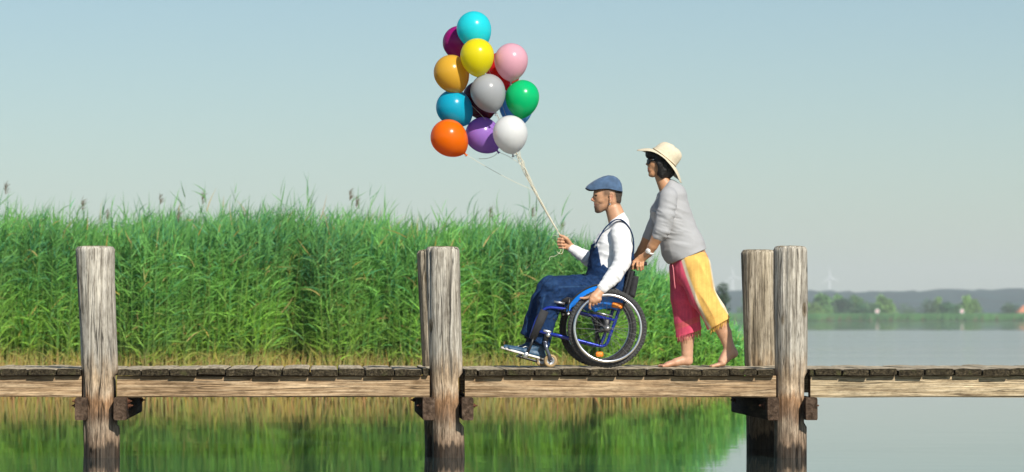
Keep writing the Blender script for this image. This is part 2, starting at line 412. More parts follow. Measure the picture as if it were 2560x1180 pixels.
def vnoise(p, seed=0):
    """value noise on (n,3) points"""
    p = np.asarray(p, np.float64); i = np.floor(p).astype(np.int64); f = p - i; f = f * f * (3 - 2 * f)
    out = 0
    for dx in (0, 1):
        for dy in (0, 1):
            for dz in (0, 1):
                h = ((i[:, 0] + dx) * 73856093) ^ ((i[:, 1] + dy) * 19349663) ^ ((i[:, 2] + dz) * 83492791) ^ (seed * 2654435761)
                h = (h ^ (h >> 13)) * 1274126177 & 0x7fffffff
                h = ((h ^ (h >> 16)) & 0xffff) / 65535.0
                wgt = (f[:, 0] if dx else 1 - f[:, 0]) * (f[:, 1] if dy else 1 - f[:, 1]) * (f[:, 2] if dz else 1 - f[:, 2])
                out = out + h * wgt
    return out
def fbm(p, seed=0, o=3):
    s, a, t = 0, 1.0, 0
    for k in range(o):
        s = s + a * vnoise(np.asarray(p) * 2 ** k, seed + k); t += a; a *= 0.5
    return s / t

# wooded hills
MAT['wood'] = pmat('distant_wood', (0.008, 0.045, 0.045), 1.0, 0, 0.5, 0.03, spec=0.1)
nx, ny = 340, 26
xs = np.linspace(-2300, 2800, nx); ys = np.linspace(3050, 4300, ny)
X, Y = np.meshgrid(xs, ys)
pp = np.stack([X.ravel() / 90, Y.ravel() / 160, 0 * X.ravel()], 1)
prof = np.clip((Y - 3050) / 700, 0, 1)
prof = prof * prof * (3 - 2 * prof)
hh = (22 + 10 * fbm(np.stack([X.ravel() / 420, 0 * X.ravel(), 0 * X.ravel()], 1), 5, 2)).reshape(X.shape) * prof
hh += (12 * (fbm(pp * 3.0, 9, 4) - 0.5)).reshape(X.shape) * (0.3 + prof) + 1.5
V = np.stack([X.ravel(), Y.ravel(), hh.ravel()], 1)
ii = (np.arange(ny - 1)[:, None] * nx + np.arange(nx - 1)[None]).ravel()
o = mobj('hills', V, np.stack([ii, ii + 1, ii + nx + 1, ii + nx], 1), MAT['wood'])
o['kind'] = 'structure'

# leafy material driven by each leaf's own colour
def leaf_mat(name, trans=0.35, rough=0.55, spec=0.3):
    m, t, b = newmat(name); L = t.links.new
    at = N(t, 'ShaderNodeAttribute', attribute_name='tint')
    L(at.outputs['Color'], b.inputs['Base Color']); b.inputs['Roughness'].default_value = rough; b.inputs['Specular IOR Level'].default_value = spec
    tr = N(t, 'ShaderNodeBsdfTranslucent'); L(at.outputs['Color'], tr.inputs[0])
    mx = N(t, 'ShaderNodeMixShader'); mx.inputs[0].default_value = trans
    L(b.outputs[0], mx.inputs[1]); L(tr.outputs[0], mx.inputs[2])
    L(mx.outputs[0], t.nodes['Material Output'].inputs[0]); return m
MAT['reed'] = leaf_mat('reed_leaf', 0.42)
MAT['crown'] = leaf_mat('tree_leaf', 0.25)
MAT['bark'] = pmat('bark', (0.09, 0.07, 0.05), 0.9, 0, 0.3, 8)

def blades(base, d0, length, width, droop, side, col, nseg=4, tipcol=None):
    """ribbons: base (n,3), start direction d0 (n,3), bending towards droop (n,3)"""
    n = len(base); rows = []; cols = []
    t_side = np.cross(d0, side); t_side /= np.linalg.norm(t_side, axis=1)[:, None] + 1e-9
    p = base.copy(); st = length[:, None] / nseg
    for k in range(nseg + 1):
        u = k / nseg
        wv = width * (0.55 + 0.9 * u if u < 0.3 else 0.82 * (1 - u) / 0.7 * 1.0 + 0.02)
        rows.append(np.stack([p - t_side * wv[:, None] / 2, p + t_side * wv[:, None] / 2], 1))
        cols.append(np.repeat((col if tipcol is None else col * (1 - u) + tipcol * u)[:, None, :], 2, 1))
        d = d0 + droop * (u + 0.5 / nseg); d /= np.linalg.norm(d, axis=1)[:, None]
        p = p + d * st
    V = np.stack(rows, 1).reshape(n, (nseg + 1) * 2, 3); C = np.stack(cols, 1).reshape(n, (nseg + 1) * 2, 3)
    q = np.array([[2 * k, 2 * k + 1, 2 * k + 3, 2 * k + 2] for k in range(nseg)])
    Fq = (np.arange(n)[:, None, None] * (2 * (nseg + 1)) + q[None]).reshape(-1, 4)
    return V.reshape(-1, 3), Fq, C.reshape(-1, 3)

# ---- near reed bed
TOPX = [-900, 0, 90, 200, 280, 350, 500, 620, 700, 760, 830, 930, 1010, 1100, 1180, 1250, 1350, 1450, 1550, 1620, 1680, 1740, 1790, 1830, 1862, 1880]
TOPY = [545, 540, 552, 568, 552, 528, 540, 535, 538, 555, 545, 530, 548, 556, 556, 560, 584, 606, 634, 664, 700, 738, 772, 806, 850, 890]
def reed_bed():
    nst = 8200
    pxs = rng.uniform(-900, 1874, nst)
    dep = 25.9 + 7.0 * rng.random(nst) ** 1.6
    dep = dep + (0.35 * np.sin(pxs / 90.0) + 0.25 * np.sin(pxs / 37.0 + 1)) * 0.8 + 0.3
    edge = np.clip((pxs - 1500) / 370, 0, 1)
    x = (pxs - VX) * (DC + dep) / F
    ytop = np.interp(pxs, TOPX, TOPY)
    H = CZ + (VY - ytop) * (DC + 27.0) / F
    H = H * (0.91 + 0.16 * rng.random(nst)) * (0.86 + 0.28 * fbm(np.stack([x / 1.1, dep / 1.6, 0 * x], 1), 3, 3))
    H = np.maximum(H, 0.25)
    tall = rng.random(nst) < 0.035
    H = np.where(tall & (edge < 0.5), H * rng.uniform(1.05, 1.2, nst), H)
    VV, FF, CC = [], [], []; off = 0
    def push(V, Fq, C):
        nonlocal off
        VV.append(V); FF.append(Fq + off); CC.append(C); off += len(V)
    lean = np.stack([rng.normal(0.05, 0.06, nst), rng.normal(-0.02, 0.05, nst), np.ones(nst)], 1)
    base = np.stack([x, dep, np.full(nst, -0.1)], 1)
    z = np.zeros((nst, 3)); 
    # stems: straw at the foot, green above
    straw = np.stack([rng.uniform(0.38, 0.66, nst), rng.uniform(0.31, 0.50, nst), rng.uniform(0.10, 0.18, nst)], 1)
    grn = np.stack([rng.uniform(0.12, 0.22, nst), rng.uniform(0.24, 0.36, nst), rng.uniform(0.045, 0.08, nst)], 1)
    f = 0.24
    push(*blades(base, lean, H * f * 1.15, np.full(nst, 0.028), z, np.tile([0, 1.0, 0], (nst, 1)), straw * np.array([1, 1, 1]), 3, straw * 0.55 + grn * 0.45))
    push(*blades(base + lean * (H * f / np.linalg.norm(lean, axis=1))[:, None], lean / np.linalg.norm(lean, axis=1)[:, None], H * (1 - f), np.full(nst, 0.014), z, np.tile([0, 1.0, 0], (nst, 1)), grn, 3))
    # leaves
    nl = 30
    for k in range(nl):
        u = (k + rng.random(nst)) / nl
        h = H * (0.15 + 0.78 * u)
        az = rng.normal(0.1, 0.85, nst) + np.where(rng.random(nst) < 0.36, math.pi, 0)
        el = np.clip(rng.normal(0.82, 0.34, nst), -0.1, 1.45)
        topm = u > 0.86
        el = np.where(topm, np.clip(el + 0.35, 0.3, 1.5), el)
        d0 = np.stack([np.cos(az) * np.cos(el), np.sin(az) * np.cos(el), np.sin(el)], 1)
        dr = np.stack([0.45 * rng.normal(0.6, 1.0, nst), 0 * az, -rng.uniform(0.0, 1.5, nst)], 1) * np.where(topm, 0.5, 1.0)[:, None]
        ln = rng.uniform(0.15, 0.44, nst) * np.clip(H / 2.2, 0.5, 1.1)
        bp = base + lean * (h / np.linalg.norm(lean, axis=1))[:, None]
        side = np.stack([rng.normal(0, 0.5, nst), -np.ones(nst), rng.normal(0.3, 0.5, nst)], 1)
        g = rng.random(nst)
        hue = fbm(np.stack([bp[:, 0] * 0.9, bp[:, 1] * 0.5, bp[:, 2] * 1.1], 1), 21, 2)
        c = np.stack([0.094 + 0.155 * g + 0.12 * (hue - 0.5), 0.25 + 0.30 * g + 0.22 * (hue - 0.5), 0.042 + 0.050 * g], 1)
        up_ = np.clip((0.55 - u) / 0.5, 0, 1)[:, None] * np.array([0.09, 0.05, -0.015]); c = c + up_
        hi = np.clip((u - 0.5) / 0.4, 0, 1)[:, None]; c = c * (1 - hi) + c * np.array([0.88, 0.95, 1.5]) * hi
        blue = rng.random(nst) < 0.2
        c[blue] *= np.array([0.55, 0.75, 1.3])
        pale = rng.random(nst) < 0.12
        c[pale] = c[pale] * 1.45
        low = np.clip((0.16 - u) / 0.14, 0, 1)[:, None] * rng.random(nst)[:, None]
        dead = (rng.random(nst) < 0.03)[:, None]
        st_ = np.stack([rng.uniform(0.40, 0.62, nst), rng.uniform(0.32, 0.47, nst), rng.uniform(0.09, 0.17, nst)], 1)
        c = c * (1 - low) + st_ * low; c = np.where(dead, st_, c)
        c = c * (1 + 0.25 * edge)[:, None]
        keep = rng.random(nst) < np.where(u < 0.2, 0.4, 1.0)
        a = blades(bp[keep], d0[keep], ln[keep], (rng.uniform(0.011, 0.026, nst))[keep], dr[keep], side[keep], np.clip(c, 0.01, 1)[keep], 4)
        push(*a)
    # last year's straw standing along the water's edge
    ns2 = 3600; px2 = rng.uniform(-900, 1868, ns2); d2 = 25.75 + 0.75 * rng.random(ns2); x2 = (px2 - VX) * (DC + d2) / F
    e2 = 1 - 0.6 * np.clip((px2 - 1500) / 370, 0, 1)
    s2 = np.stack([rng.uniform(0.40, 0.66, ns2), rng.uniform(0.29, 0.45, ns2), rng.uniform(0.09, 0.16, ns2)], 1)
    push(*blades(np.stack([x2, d2, np.full(ns2, -0.05)], 1), np.stack([rng.normal(0.03, 0.13, ns2), rng.normal(-0.02, 0.1, ns2), np.ones(ns2)], 1),
                 rng.uniform(0.25, 0.72, ns2) * e2, rng.uniform(0.014, 0.034, ns2), np.stack([rng.normal(0, 0.25, ns2), 0 * x2, 0 * x2], 1), np.tile([0, 1.0, 0], (ns2, 1)), s2, 3, s2 * np.array([0.75, 0.95, 0.8])))
    # a few old flower plumes above the bed
    pk = np.where(rng.random(nst) < 0.0025)[0]
    for i in pk:
        if edge[i] > 0.4: continue
        m_ = 26; tp = base[i] + lean[i] * H[i] * 1.06
        dd = np.stack([rng.normal(0.25, 0.3, m_), rng.normal(0, 0.3, m_), rng.uniform(0.5, 1.2, m_)], 1)
        dd /= np.linalg.norm(dd, axis=1)[:, None]
        bb = np.tile(tp, (m_, 1)); bb[:, 2] += rng.uniform(-0.02, 0.13, m_)
        push(*blades(bb, dd, rng.uniform(0.06, 0.13, m_), np.full(m_, 0.012), np.tile([0.5, 0, -0.5], (m_, 1)), np.tile([0, -1.0, 0.1], (m_, 1)), np.tile([0.24, 0.20, 0.15], (m_, 1)), 2))
    o = bpy.data.objects.new('reed_bed', mkmesh('reed_bed', np.vstack(VV), np.vstack(FF), MAT['reed'], True, np.vstack(CC))) if len({f.shape[1] for f in FF}) == 1 else None
    put(o, None); o['kind'] = 'stuff'
    tag(o, 'tall green reed bed with straw yellow stems along the near bank', 'reeds')
reed_bed()

# ---- far reed belt
def far_reeds():
    n = 9000
    x = np.concatenate([rng.uniform(150, 360, 5200), rng.uniform(-2300, 2800, n - 5200)]); y = 1497 + 26 * rng.random(n)
    H = 3.0 + 0.8 * fbm(np.stack([x / 9, y / 9, 0 * x], 1), 2, 3) + 0.5 * rng.random(n)
    base = np.stack([x, y, np.full(n, 0.1)], 1)
    d0 = np.stack([rng.normal(0.1, 0.12, n), rng.normal(0, 0.1, n), np.ones(n)], 1)
    g = fbm(np.stack([x / 5, y / 12, 0 * x], 1), 6, 3)
    c = np.stack([0.05 + 0.10 * g, 0.16 + 0.22 * g, 0.05 + 0.05 * g], 1)
    s = np.where((rng.random(n) < 0.16)[:, None], np.array([0.24, 0.17, 0.09]), c)
    V, Fq, C = blades(base, d0, H, rng.uniform(0.5, 1.1, n), np.tile([0.25, 0, -0.15], (n, 1)), np.tile([0, -1.0, 0], (n, 1)), s * 0.9, 3, c)
    o = bpy.data.objects.new('far_reed_belt', mkmesh('far_reed_belt', V, Fq, MAT['reed'], True, C)); put(o, None)
    o['kind'] = 'stuff'; tag(o, 'low green reed belt along the far shore of the lake', 'reeds')
far_reeds()

# ---- trees
def tree(label, base, height, width, col, seed, group, trunk_frac=0.25, n=900, leaf=0.05, cat='tree', name='tree', lobes=9):
    r = np.random.default_rng(seed)
    t = thing(name, label, cat, base, group)
    base = np.asarray(base, float)
    mb = MB(); tr = height * 0.025
    top = base + np.array([r.normal(0, 0.04) * height, 0, height * 0.7])
    mid = base + np.array([r.normal(0, 0.02) * height, 0, height * 0.35])
    mb.tube(smooth_path([base - (0, 0, 0.1 * height), base, mid, top], 4), np.linspace(tr * 1.3, tr * 0.35, 13), 7)
    cen = []
    for k in range(lobes):
        a = r.uniform(0, 2 * math.pi); u = r.random()
        hz = trunk_frac + (1 - trunk_frac) * (0.12 + 0.72 * u)
        rr = width * 0.5 * (0.62 * math.sqrt(r.random())) * (1.15 - 0.75 * u)
        c = base + np.array([math.cos(a) * rr, math.sin(a) * rr, hz * height])
        cen.append((c, width * r.uniform(0.17, 0.27) * (1.1 - 0.4 * u)))
        s = base + (top - base) * min(0.9, max(0.2, hz - 0.2))
        mb.tube(smooth_path([s, (s + c) / 2 + (0, 0, 0.03 * height), c], 3), np.linspace(tr * 0.5, tr * 0.12, 7), 5)
    mb.obj('trunk', MAT['bark'], t)
    P0, C0 = [], []
    for c, rad in cen:
        m_ = n // lobes; v = r.normal(size=(m_, 3)); v /= np.linalg.norm(v, axis=1)[:, None]
        P0.append(c + v * rad * (0.35 + 0.75 * r.random(m_) ** 0.5)[:, None] * np.array([1, 1, 0.85]))
        C0.append(np.tile(np.array(col) * r.uniform(0.75, 1.3), (m_, 1)))
    p = np.vstack(P0); c = np.vstack(C0) * r.uniform(0.7, 1.35, (len(p), 1))
    d = r.normal(size=p.shape); d /= np.linalg.norm(d, axis=1)[:, None]
    sd = r.normal(size=p.shape)
    V, Fq, C = blades(p, d, np.full(len(p), leaf * height) * r.uniform(0.7, 1.4, len(p)), np.full(len(p), leaf * height * 0.55), np.tile([0, 0, -0.5], (len(p), 1)), sd, c, 2)
    put(bpy.data.objects.new('crown', mkmesh('crown', V, Fq, MAT['crown'], True, C)), t)
    return t
def far(px, D): return (px - VX) * D / F
tree('slim dark green bush tree at the tip of the reed bank behind the walking woman', (far(1806, 330), 304, 0.0), 5.1, 3.2, (0.06, 0.11, 0.06), 3, None, 0.1, 1500, 0.045)
FT = [(2030, 1560, 10.5, 8, (.12, .15, .05), 'pale olive round tree just right of the front post on the far shore'),
      (2056, 1580, 11.5, 9, (.09, .14, .05), 'tall green tree near the wind turbine tower on the far shore'),
      (2090, 1600, 8.5, 10, (.05, .075, .05), 'low dark bush tree left of the broad dark far shore tree'),
      (2112, 1560, 9.5, 9, (.045, .07, .05), 'broad dark green tree in the middle of the far shore clump'),
      (2096, 1650, 11.5, 7, (.11, .16, .06), 'yellowish green tree rising behind the dark far shore bushes'),
      (2140, 1600, 11.0, 8, (.09, .13, .05), 'grey green tree right of the broad dark tree on the far shore'),
      (2156, 1560, 7.5, 7, (.04, .085, .045), 'small deep green tree left of the round white lake sign'),
      (2180, 1560, 7.0, 8, (.06, .10, .045), 'low green tree directly behind the white round lake sign'),
      (2205, 1580, 11.0, 5, (.14, .18, .06), 'slender yellow green tree just right of the first lake sign'),
      (2222, 1580, 9.0, 6, (.13, .17, .06), 'short yellow green tree at the right end of the far clump'),
      (2262, 1620, 6.0, 10, (.07, .09, .06), 'faint low grey green bush alone between the two far clumps'),
      (2322, 1600, 8.5, 10, (.06, .08, .05), 'dark rounded tree at the left end of the right far clump'),
      (2350, 1640, 10.5, 7, (.11, .14, .05), 'olive tree in the middle of the right far clump'),
      (2368, 1560, 7.5, 7, (.045, .09, .05), 'dark green small tree left of the second lake sign'),
      (2392, 1560, 7.0, 8, (.06, .10, .045), 'low green tree directly behind the second lake sign'),
      (2415, 1580, 11.0, 5, (.14, .18, .06), 'slender yellow green tree right of the second lake sign'),
      (2434, 1580, 9.0, 6, (.13, .17, .06), 'short yellow green tree at the far right of the shore clump'),
      (2525, 1600, 7.5, 9, (.06, .08, .055), 'dark bush tree beside the orange roofed house'),
      (1880, 1560, 10.5, 9, (.09, .13, .05), 'far shore tree showing between the post pair and the reeds')]
for i, (px, D, h, wd, c, lb) in enumerate(FT):
    tree(lb, (far(px, D), D - DC, 0.3), h * 1.18, wd * 1.7, np.array(c) * np.array([1.5, 2.1, 1.5]), 40 + i, 'trees on the far shore', 0.0, 1300, 0.10, lobes=13)

# ---- house
MAT['rooftile'] = pmat('orange_roof', (0.50, 0.20, 0.10), 0.8, 0, 0.2, 0.6)
MAT['render'] = pmat('house_render', (0.62, 0.58, 0.50), 0.9, 0, 0.1, 0.5)
MAT['glassdark'] = pmat('dark_window', (0.03, 0.035, 0.04), 0.1)
hx, hy = far(2566, 1590), 1590 - DC
t = thing('house', 'small far house with an orange roof at the right edge behind the reeds', 'house', (hx, hy, 0.3))
MB().box((hx, hy, 2.2), (8.4, 7, 4.2)).obj('wall', MAT['render'], t, False)
V = [(hx - 5, hy - 4, 4.1), (hx + 5, hy - 4, 4.1), (hx + 5, hy + 4, 4.1), (hx - 5, hy + 4, 4.1), (hx - 1.5, hy, 7.6), (hx + 1.5, hy, 7.6)]
rf = mobj('roof', V, [(0, 1, 5, 4), (2, 3, 4, 5), (1, 2, 5), (3, 0, 4), (3, 2, 1, 0)], MAT['rooftile'], t, False)
MB().box((hx + 0.8, hy + 0.6, 7.6), (0.7, 0.7, 1.6)).obj('chimney', MAT['rooftile'], rf, False)
for k in (-2.4, 0, 2.4):
    MB().box((hx + k, hy - 3.52, 2.6), (1.1, 0.1, 1.3)).obj('window', MAT['glassdark'], t, False)

# ---- round lake signs on poles
MAT['signwhite'] = pmat('sign_white', (0.6, 0.57, 0.54), 0.6)
MAT['signred'] = pmat('sign_red', (0.6, 0.12, 0.12), 0.6)
for px, lb in ((2193, 'round white lake sign with red middle on a pole, left of the pair'), (2405, 'round white lake sign with red middle on a pole, right of the pair')):
    D = 1420.0; x, y = far(px, D), D - DC; zc = CZ + (VY - 778) * D / F
    t = thing('lake_sign', lb, 'sign', (x, y, 0), 'round lake signs')
    MB().tube([(x, y + 0.1, -1.0), (x, y + 0.1, zc + 0.5)], 0.09, 8).obj('pole', MAT['bark'], t)
    V, Fc = lathe_vf([(0.001, -0.05), (0.95, -0.05), (0.95, 0.05), (0.001, 0.05)], 24)
    p = mobj('sign_board', V + np.array([x, y - 0.05, zc]), Fc, MAT['signwhite'], t, False)
    V, Fc = lathe_vf([(0.001, -0.07), (0.42, -0.07), (0.42, 0.0), (0.001, 0.0)], 20)
    mobj('red_disc', V + np.array([x, y - 0.06, zc]), Fc, MAT['signred'], p, False)

# ---- wind turbines
MAT['turbine'] = pmat('turbine_white', (0.82, 0.82, 0.8), 0.5)
def turbine(px, hub_y, ang, label):
    D = 9000.0; x, y = far(px, D), D - DC; zh = CZ + (VY - hub_y) * D / F
    t = thing('wind_turbine', label, 'wind turbine', (x, y, 2), 'far wind turbines')
    MB().tube([(x, y, 0), (x, y, zh * 0.5), (x, y, zh)], [3.0, 2.4, 1.6], 16).obj('tower', MAT['turbine'], t)
    n = MB().box((x, y - 1, zh + 0.8), (3.2, 9, 3.4), None, 0.6).obj('nacelle', MAT['turbine'], t)
    MB().ball((x, y - 6.4, zh + 0.8), (1.6, 2.2, 1.6)).obj('hub', MAT['turbine'], n)
    for k in range(3):
        a = RAD(ang + 120 * k); d = np.array([math.sin(a), 0, math.cos(a)]); s = np.array([math.cos(a), 0, -math.sin(a)])
        c0 = np.array([x, y - 6.6, zh + 0.8]); V = []
        st = [(1.0, 0.9, 0.9), (5, 2.2, 0.8), (12, 1.6, 0.5), (22, 0.9, 0.3), (29, 0.25, 0.1)]
        for r_, wv, th in st:
            for q in range(8):
                b_ = 2 * math.pi * q / 8
                V.append(c0 + d * r_ + s * (wv * math.cos(b_) + wv * 0.4) + np.array([0, th * math.sin(b_), 0]))
        Fc = [(i * 8 + q, i * 8 + (q + 1) % 8, i * 8 + 8 + (q + 1) % 8, i * 8 + 8 + q) for i in range(4) for q in range(8)] + [tuple(range(8)), tuple(range(39, 31, -1))]
        mobj('blade', V, Fc, MAT['turbine'], t)
turbine(2074, 694, -8, 'faint white wind turbine on the hills right of the front post')
turbine(1832, 691, -8, 'faint white wind turbine between the woman and the back post')

# ---- air
o = bpy.data.objects.new('haze', mkmesh('haze', np.array([(sx, sy, sz) for sx in (-3400, 3400) for sy in (-120, 9600) for sz in (-2.0, 150)], float),
      [(0, 1, 3, 2), (4, 6, 7, 5), (0, 4, 5, 1), (2, 3, 7, 6), (0, 2, 6, 4), (1, 5, 7, 3)], None, False))
o.data.materials.clear()
hm = bpy.data.materials.new('haze_air'); hm.use_nodes = True; ht = hm.node_tree; ht.nodes.clear()
pv = ht.nodes.new('ShaderNodeVolumePrincipled'); pv.inputs['Color'].default_value = (0.92, 0.96, 1.0, 1); pv.inputs['Density'].default_value = 0.00015
pv.inputs['Anisotropy'].default_value = 0.0
ho = ht.nodes.new('ShaderNodeOutputMaterial'); ht.links.new(pv.outputs[0], ho.inputs['Volume'])
o.data.materials.append(hm); put(o, None); o['kind'] = 'stuff'
tag(o, 'pale summer haze lying over the lake and the far hills', 'haze')

# ================================================================== PIER
pier = thing('wooden_pier', 'weathered wooden pier on round posts running across the water', 'pier', (P(1280, 797, 0.9)[0], 0.9, 0.0))
def post_part(line, Y, rk, ztop, mat, seed, flat_x=True, label=None):
    """line: [(py, px centre, px radius)] measured at depth Y"""
    r = np.random.default_rng(seed); seg, nz = 72, 56
    py = [a[0] for a in line]; zz = np.linspace(-0.7, ztop, nz)
    pyz = VY + (CZ - zz) * F / (DC + Y)
    cx = np.interp(pyz, py, [(a[1] - VX) * (DC + Y) / F for a in line]); rr = np.interp(pyz, py, [a[2] * (DC + Y) / F for a in line])
    A = np.arange(seg) * 2 * math.pi / seg
    V = []
    for i in range(nz):
        q = np.stack([np.cos(A) * 1.3, np.sin(A) * 1.3, np.full(seg, zz[i] * 1.6)], 1)
        q2 = np.stack([np.cos(A) * 5.5, np.sin(A) * 5.5, np.full(seg, zz[i] * 0.7)], 1)
        rad = rr[i] * (1 + 0.10 * (fbm(q + seed, seed, 2) - 0.5) + 0.09 * (fbm(q2 + seed, seed + 5, 2) - 0.5))
        # checks: narrow grooves that wander down the pole
        for g in range(8):
            ga = (seed * 1.7 + g * 0.83 + 0.25 * math.sin(g * 5.0) + 0.10 * math.sin(zz[i] * 3 + g)) % (2 * math.pi)
            da = np.abs((A - ga + math.pi) % (2 * math.pi) - math.pi)
            rad = rad - 0.016 * np.exp(-(da / 0.05) ** 2) * (0.5 + 0.5 * math.sin(zz[i] * 2.2 + g * 2))
        x = np.cos(A) * rad; y = np.sin(A) * rad
        if flat_x and 0.27 < zz[i] < 0.66:                   # housed for the bearers
            lim = 0.70 * rr[i]
            x = np.where(x > lim, lim + (x - lim) * 0.15, x)
        V.append(np.stack([cx[i] + x, Y + y, np.full(seg, zz[i])], 1))
    top = V[-1].copy()
    jag = 0.020 * (fbm(np.stack([np.cos(A) * 3, np.sin(A) * 3, 0 * A + seed], 1), seed + 9, 3) - 0.5)
    V[-1][:, 2] += jag - 0.018
    ctr = np.array([cx[-1], Y, 0])
    for s_, dz in ((0.90, 0.004), (0.6, 0.010), (0.25, 0.010)):
        t_ = top.copy(); t_[:, :2] = ctr[:2] + (t_[:, :2] - ctr[:2]) * s_; t_[:, 2] += dz + jag * s_ * 0.6; V.append(t_)
    n = len(V); V = np.vstack(V); Fc = []
    for i in range(n - 1):
        for k in range(seg):
            k2 = (k + 1) % seg; Fc.append((i * seg + k, i * seg + k2, (i + 1) * seg + k2, (i + 1) * seg + k))
    Fc.append(tuple((n - 1) * seg + k for k in range(seg)))
    o = mobj('post', V, Fc, [mat, MAT['posttop']], pier, True, label=label)
    nm = 3 * seg
    for p in o.data.polygons[-(nm - seg) - 1:]: p.material_index = 1
    for p in o.data.polygons[-nm - 1:]:
        p.use_smooth = False
    return o
ZT = lambda py, Y: CZ + (VY - py) * (DC + Y) / F
post_part([(617, 238, 50.5), (700, 240, 48), (820, 245, 46.5), (900, 247.5, 46), (950, 250, 44), (1060, 254, 44), (1145, 255, 44), (1400, 256, 44)], 0, 1, ZT(618, 0), MAT['post'], 3, label='pale grey leaning front post at the left')
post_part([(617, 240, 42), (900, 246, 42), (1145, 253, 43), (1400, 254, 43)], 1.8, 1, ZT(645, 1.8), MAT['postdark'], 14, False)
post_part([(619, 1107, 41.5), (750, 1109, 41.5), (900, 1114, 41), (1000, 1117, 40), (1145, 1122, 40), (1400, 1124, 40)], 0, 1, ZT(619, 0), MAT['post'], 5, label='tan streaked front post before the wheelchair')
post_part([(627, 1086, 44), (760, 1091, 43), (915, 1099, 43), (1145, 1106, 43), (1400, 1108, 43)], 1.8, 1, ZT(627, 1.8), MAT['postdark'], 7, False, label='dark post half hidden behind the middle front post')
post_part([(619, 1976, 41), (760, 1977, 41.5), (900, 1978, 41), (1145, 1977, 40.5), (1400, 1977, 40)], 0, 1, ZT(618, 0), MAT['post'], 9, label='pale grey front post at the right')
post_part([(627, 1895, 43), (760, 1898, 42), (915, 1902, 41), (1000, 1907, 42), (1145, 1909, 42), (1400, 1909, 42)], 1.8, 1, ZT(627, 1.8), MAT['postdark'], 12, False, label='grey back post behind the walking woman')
# bearers clamped to each post pair, running under the deck
def beam(c, d, mat, name, seed, endmat=None, n=10, ax=0, wob=0.006):
    r = np.random.default_rng(seed); V = []; d = np.array(d, float)
    sec = np.array([(-1, -0.86), (-0.86, -1), (0.86, -1), (1, -0.86), (1, 0.86), (0.86, 1), (-0.86, 1), (-1, 0.86)])
    o2 = [a for a in range(3) if a != ax]
    for i in range(n + 1):
        u = i / n - 0.5
        a = fbm(np.array([[u * d[ax] * 1.3, k * 3.1, seed] for k in range(8)]), seed, 2) - 0.5
        P_ = np.zeros((8, 3)); P_[:, ax] = u * d[ax]
        P_[:, o2[0]] = sec[:, 0] * d[o2[0]] / 2 + wob * a; P_[:, o2[1]] = sec[:, 1] * d[o2[1]] / 2 + wob * np.roll(a, 3)
        V.append(P_ + np.array(c))
    Fc = [(i * 8 + k, i * 8 + (k + 1) % 8, (i + 1) * 8 + (k + 1) % 8, (i + 1) * 8 + k) for i in range(n) for k in range(8)]
    if ax == 1: Fc = [tuple(reversed(f)) for f in Fc]
    ends = [tuple(range(8)), tuple(n * 8 + k for k in range(7, -1, -1))]
    if ax == 0: ends = [tuple(reversed(e)) for e in ends]
    else: pass
    Fc += ends
    o = mobj(name, np.vstack(V), Fc, [mat] + ([endmat] if endmat else []), pier, False)
    if endmat:
        for p in o.data.polygons[-2:]: p.material_index = 1
    return o
for k, (a, b) in enumerate([(187, 217), (284, 316), (1057, 1087), (1155, 1184), (1919, 1948), (2015, 2044)]):
    Yf = -0.22; S = (DC + Yf) / F
    x = ((a + b) / 2 - VX) * S; wd = (b - a) * S
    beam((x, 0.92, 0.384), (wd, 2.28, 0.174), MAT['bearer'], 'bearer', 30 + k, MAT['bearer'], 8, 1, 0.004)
    side = -1 if k % 2 == 0 else 1
    for yb in (0.0, 1.8):
        xb = x + side * wd / 2
        mb = MB()
        V, Fc = lathe_vf([(0.001, -0.002), (0.030, -0.002), (0.030, 0.007), (0.016, 0.007), (0.016, 0.022), (0.007, 0.024), (0.006, 0.040), (0.001, 0.040)], 8, 'z')
        V = np.stack([V[:, 2] * side, V[:, 1], V[:, 0]], 1); mb.add(V + np.array([xb, yb - 0.02, 0.405]), Fc)
        if k in (0, 1):
            mb.add(V * 0.9 + np.array([xb - side * 0.003, yb - 0.05, 0.44]), Fc)
        mb.obj('bolt', MAT['rust'], pier, False)
# stringers
Sx = DC / F
def sx(px, Y=0.0): return (px - VX) * (DC + Y) / F
ZS0, ZS1 = 0.471, 0.638
spans = [(-620, 205.5, 'stringer'), (293.5, 1073.5, 'stringer'), (1161.5, 1937.5, 'stringer'), (2023.5, 3150, 'stringerpale')]
for k, (a, b, mm) in enumerate(spans):
    beam(((sx(a) + sx(b)) / 2, 0.005, (ZS0 + ZS1) / 2), (sx(b) - sx(a), 0.13, ZS1 - ZS0), MAT[mm], 'stringer', 50 + k, MAT['bearer'], 40, 0, 0.012)
    beam(((sx(a) + sx(b)) / 2, 1.70, (ZS0 + ZS1) / 2), (sx(b) - sx(a) - 0.06, 0.12, ZS1 - ZS0), MAT[mm], 'stringer', 60 + k, MAT['bearer'], 12)
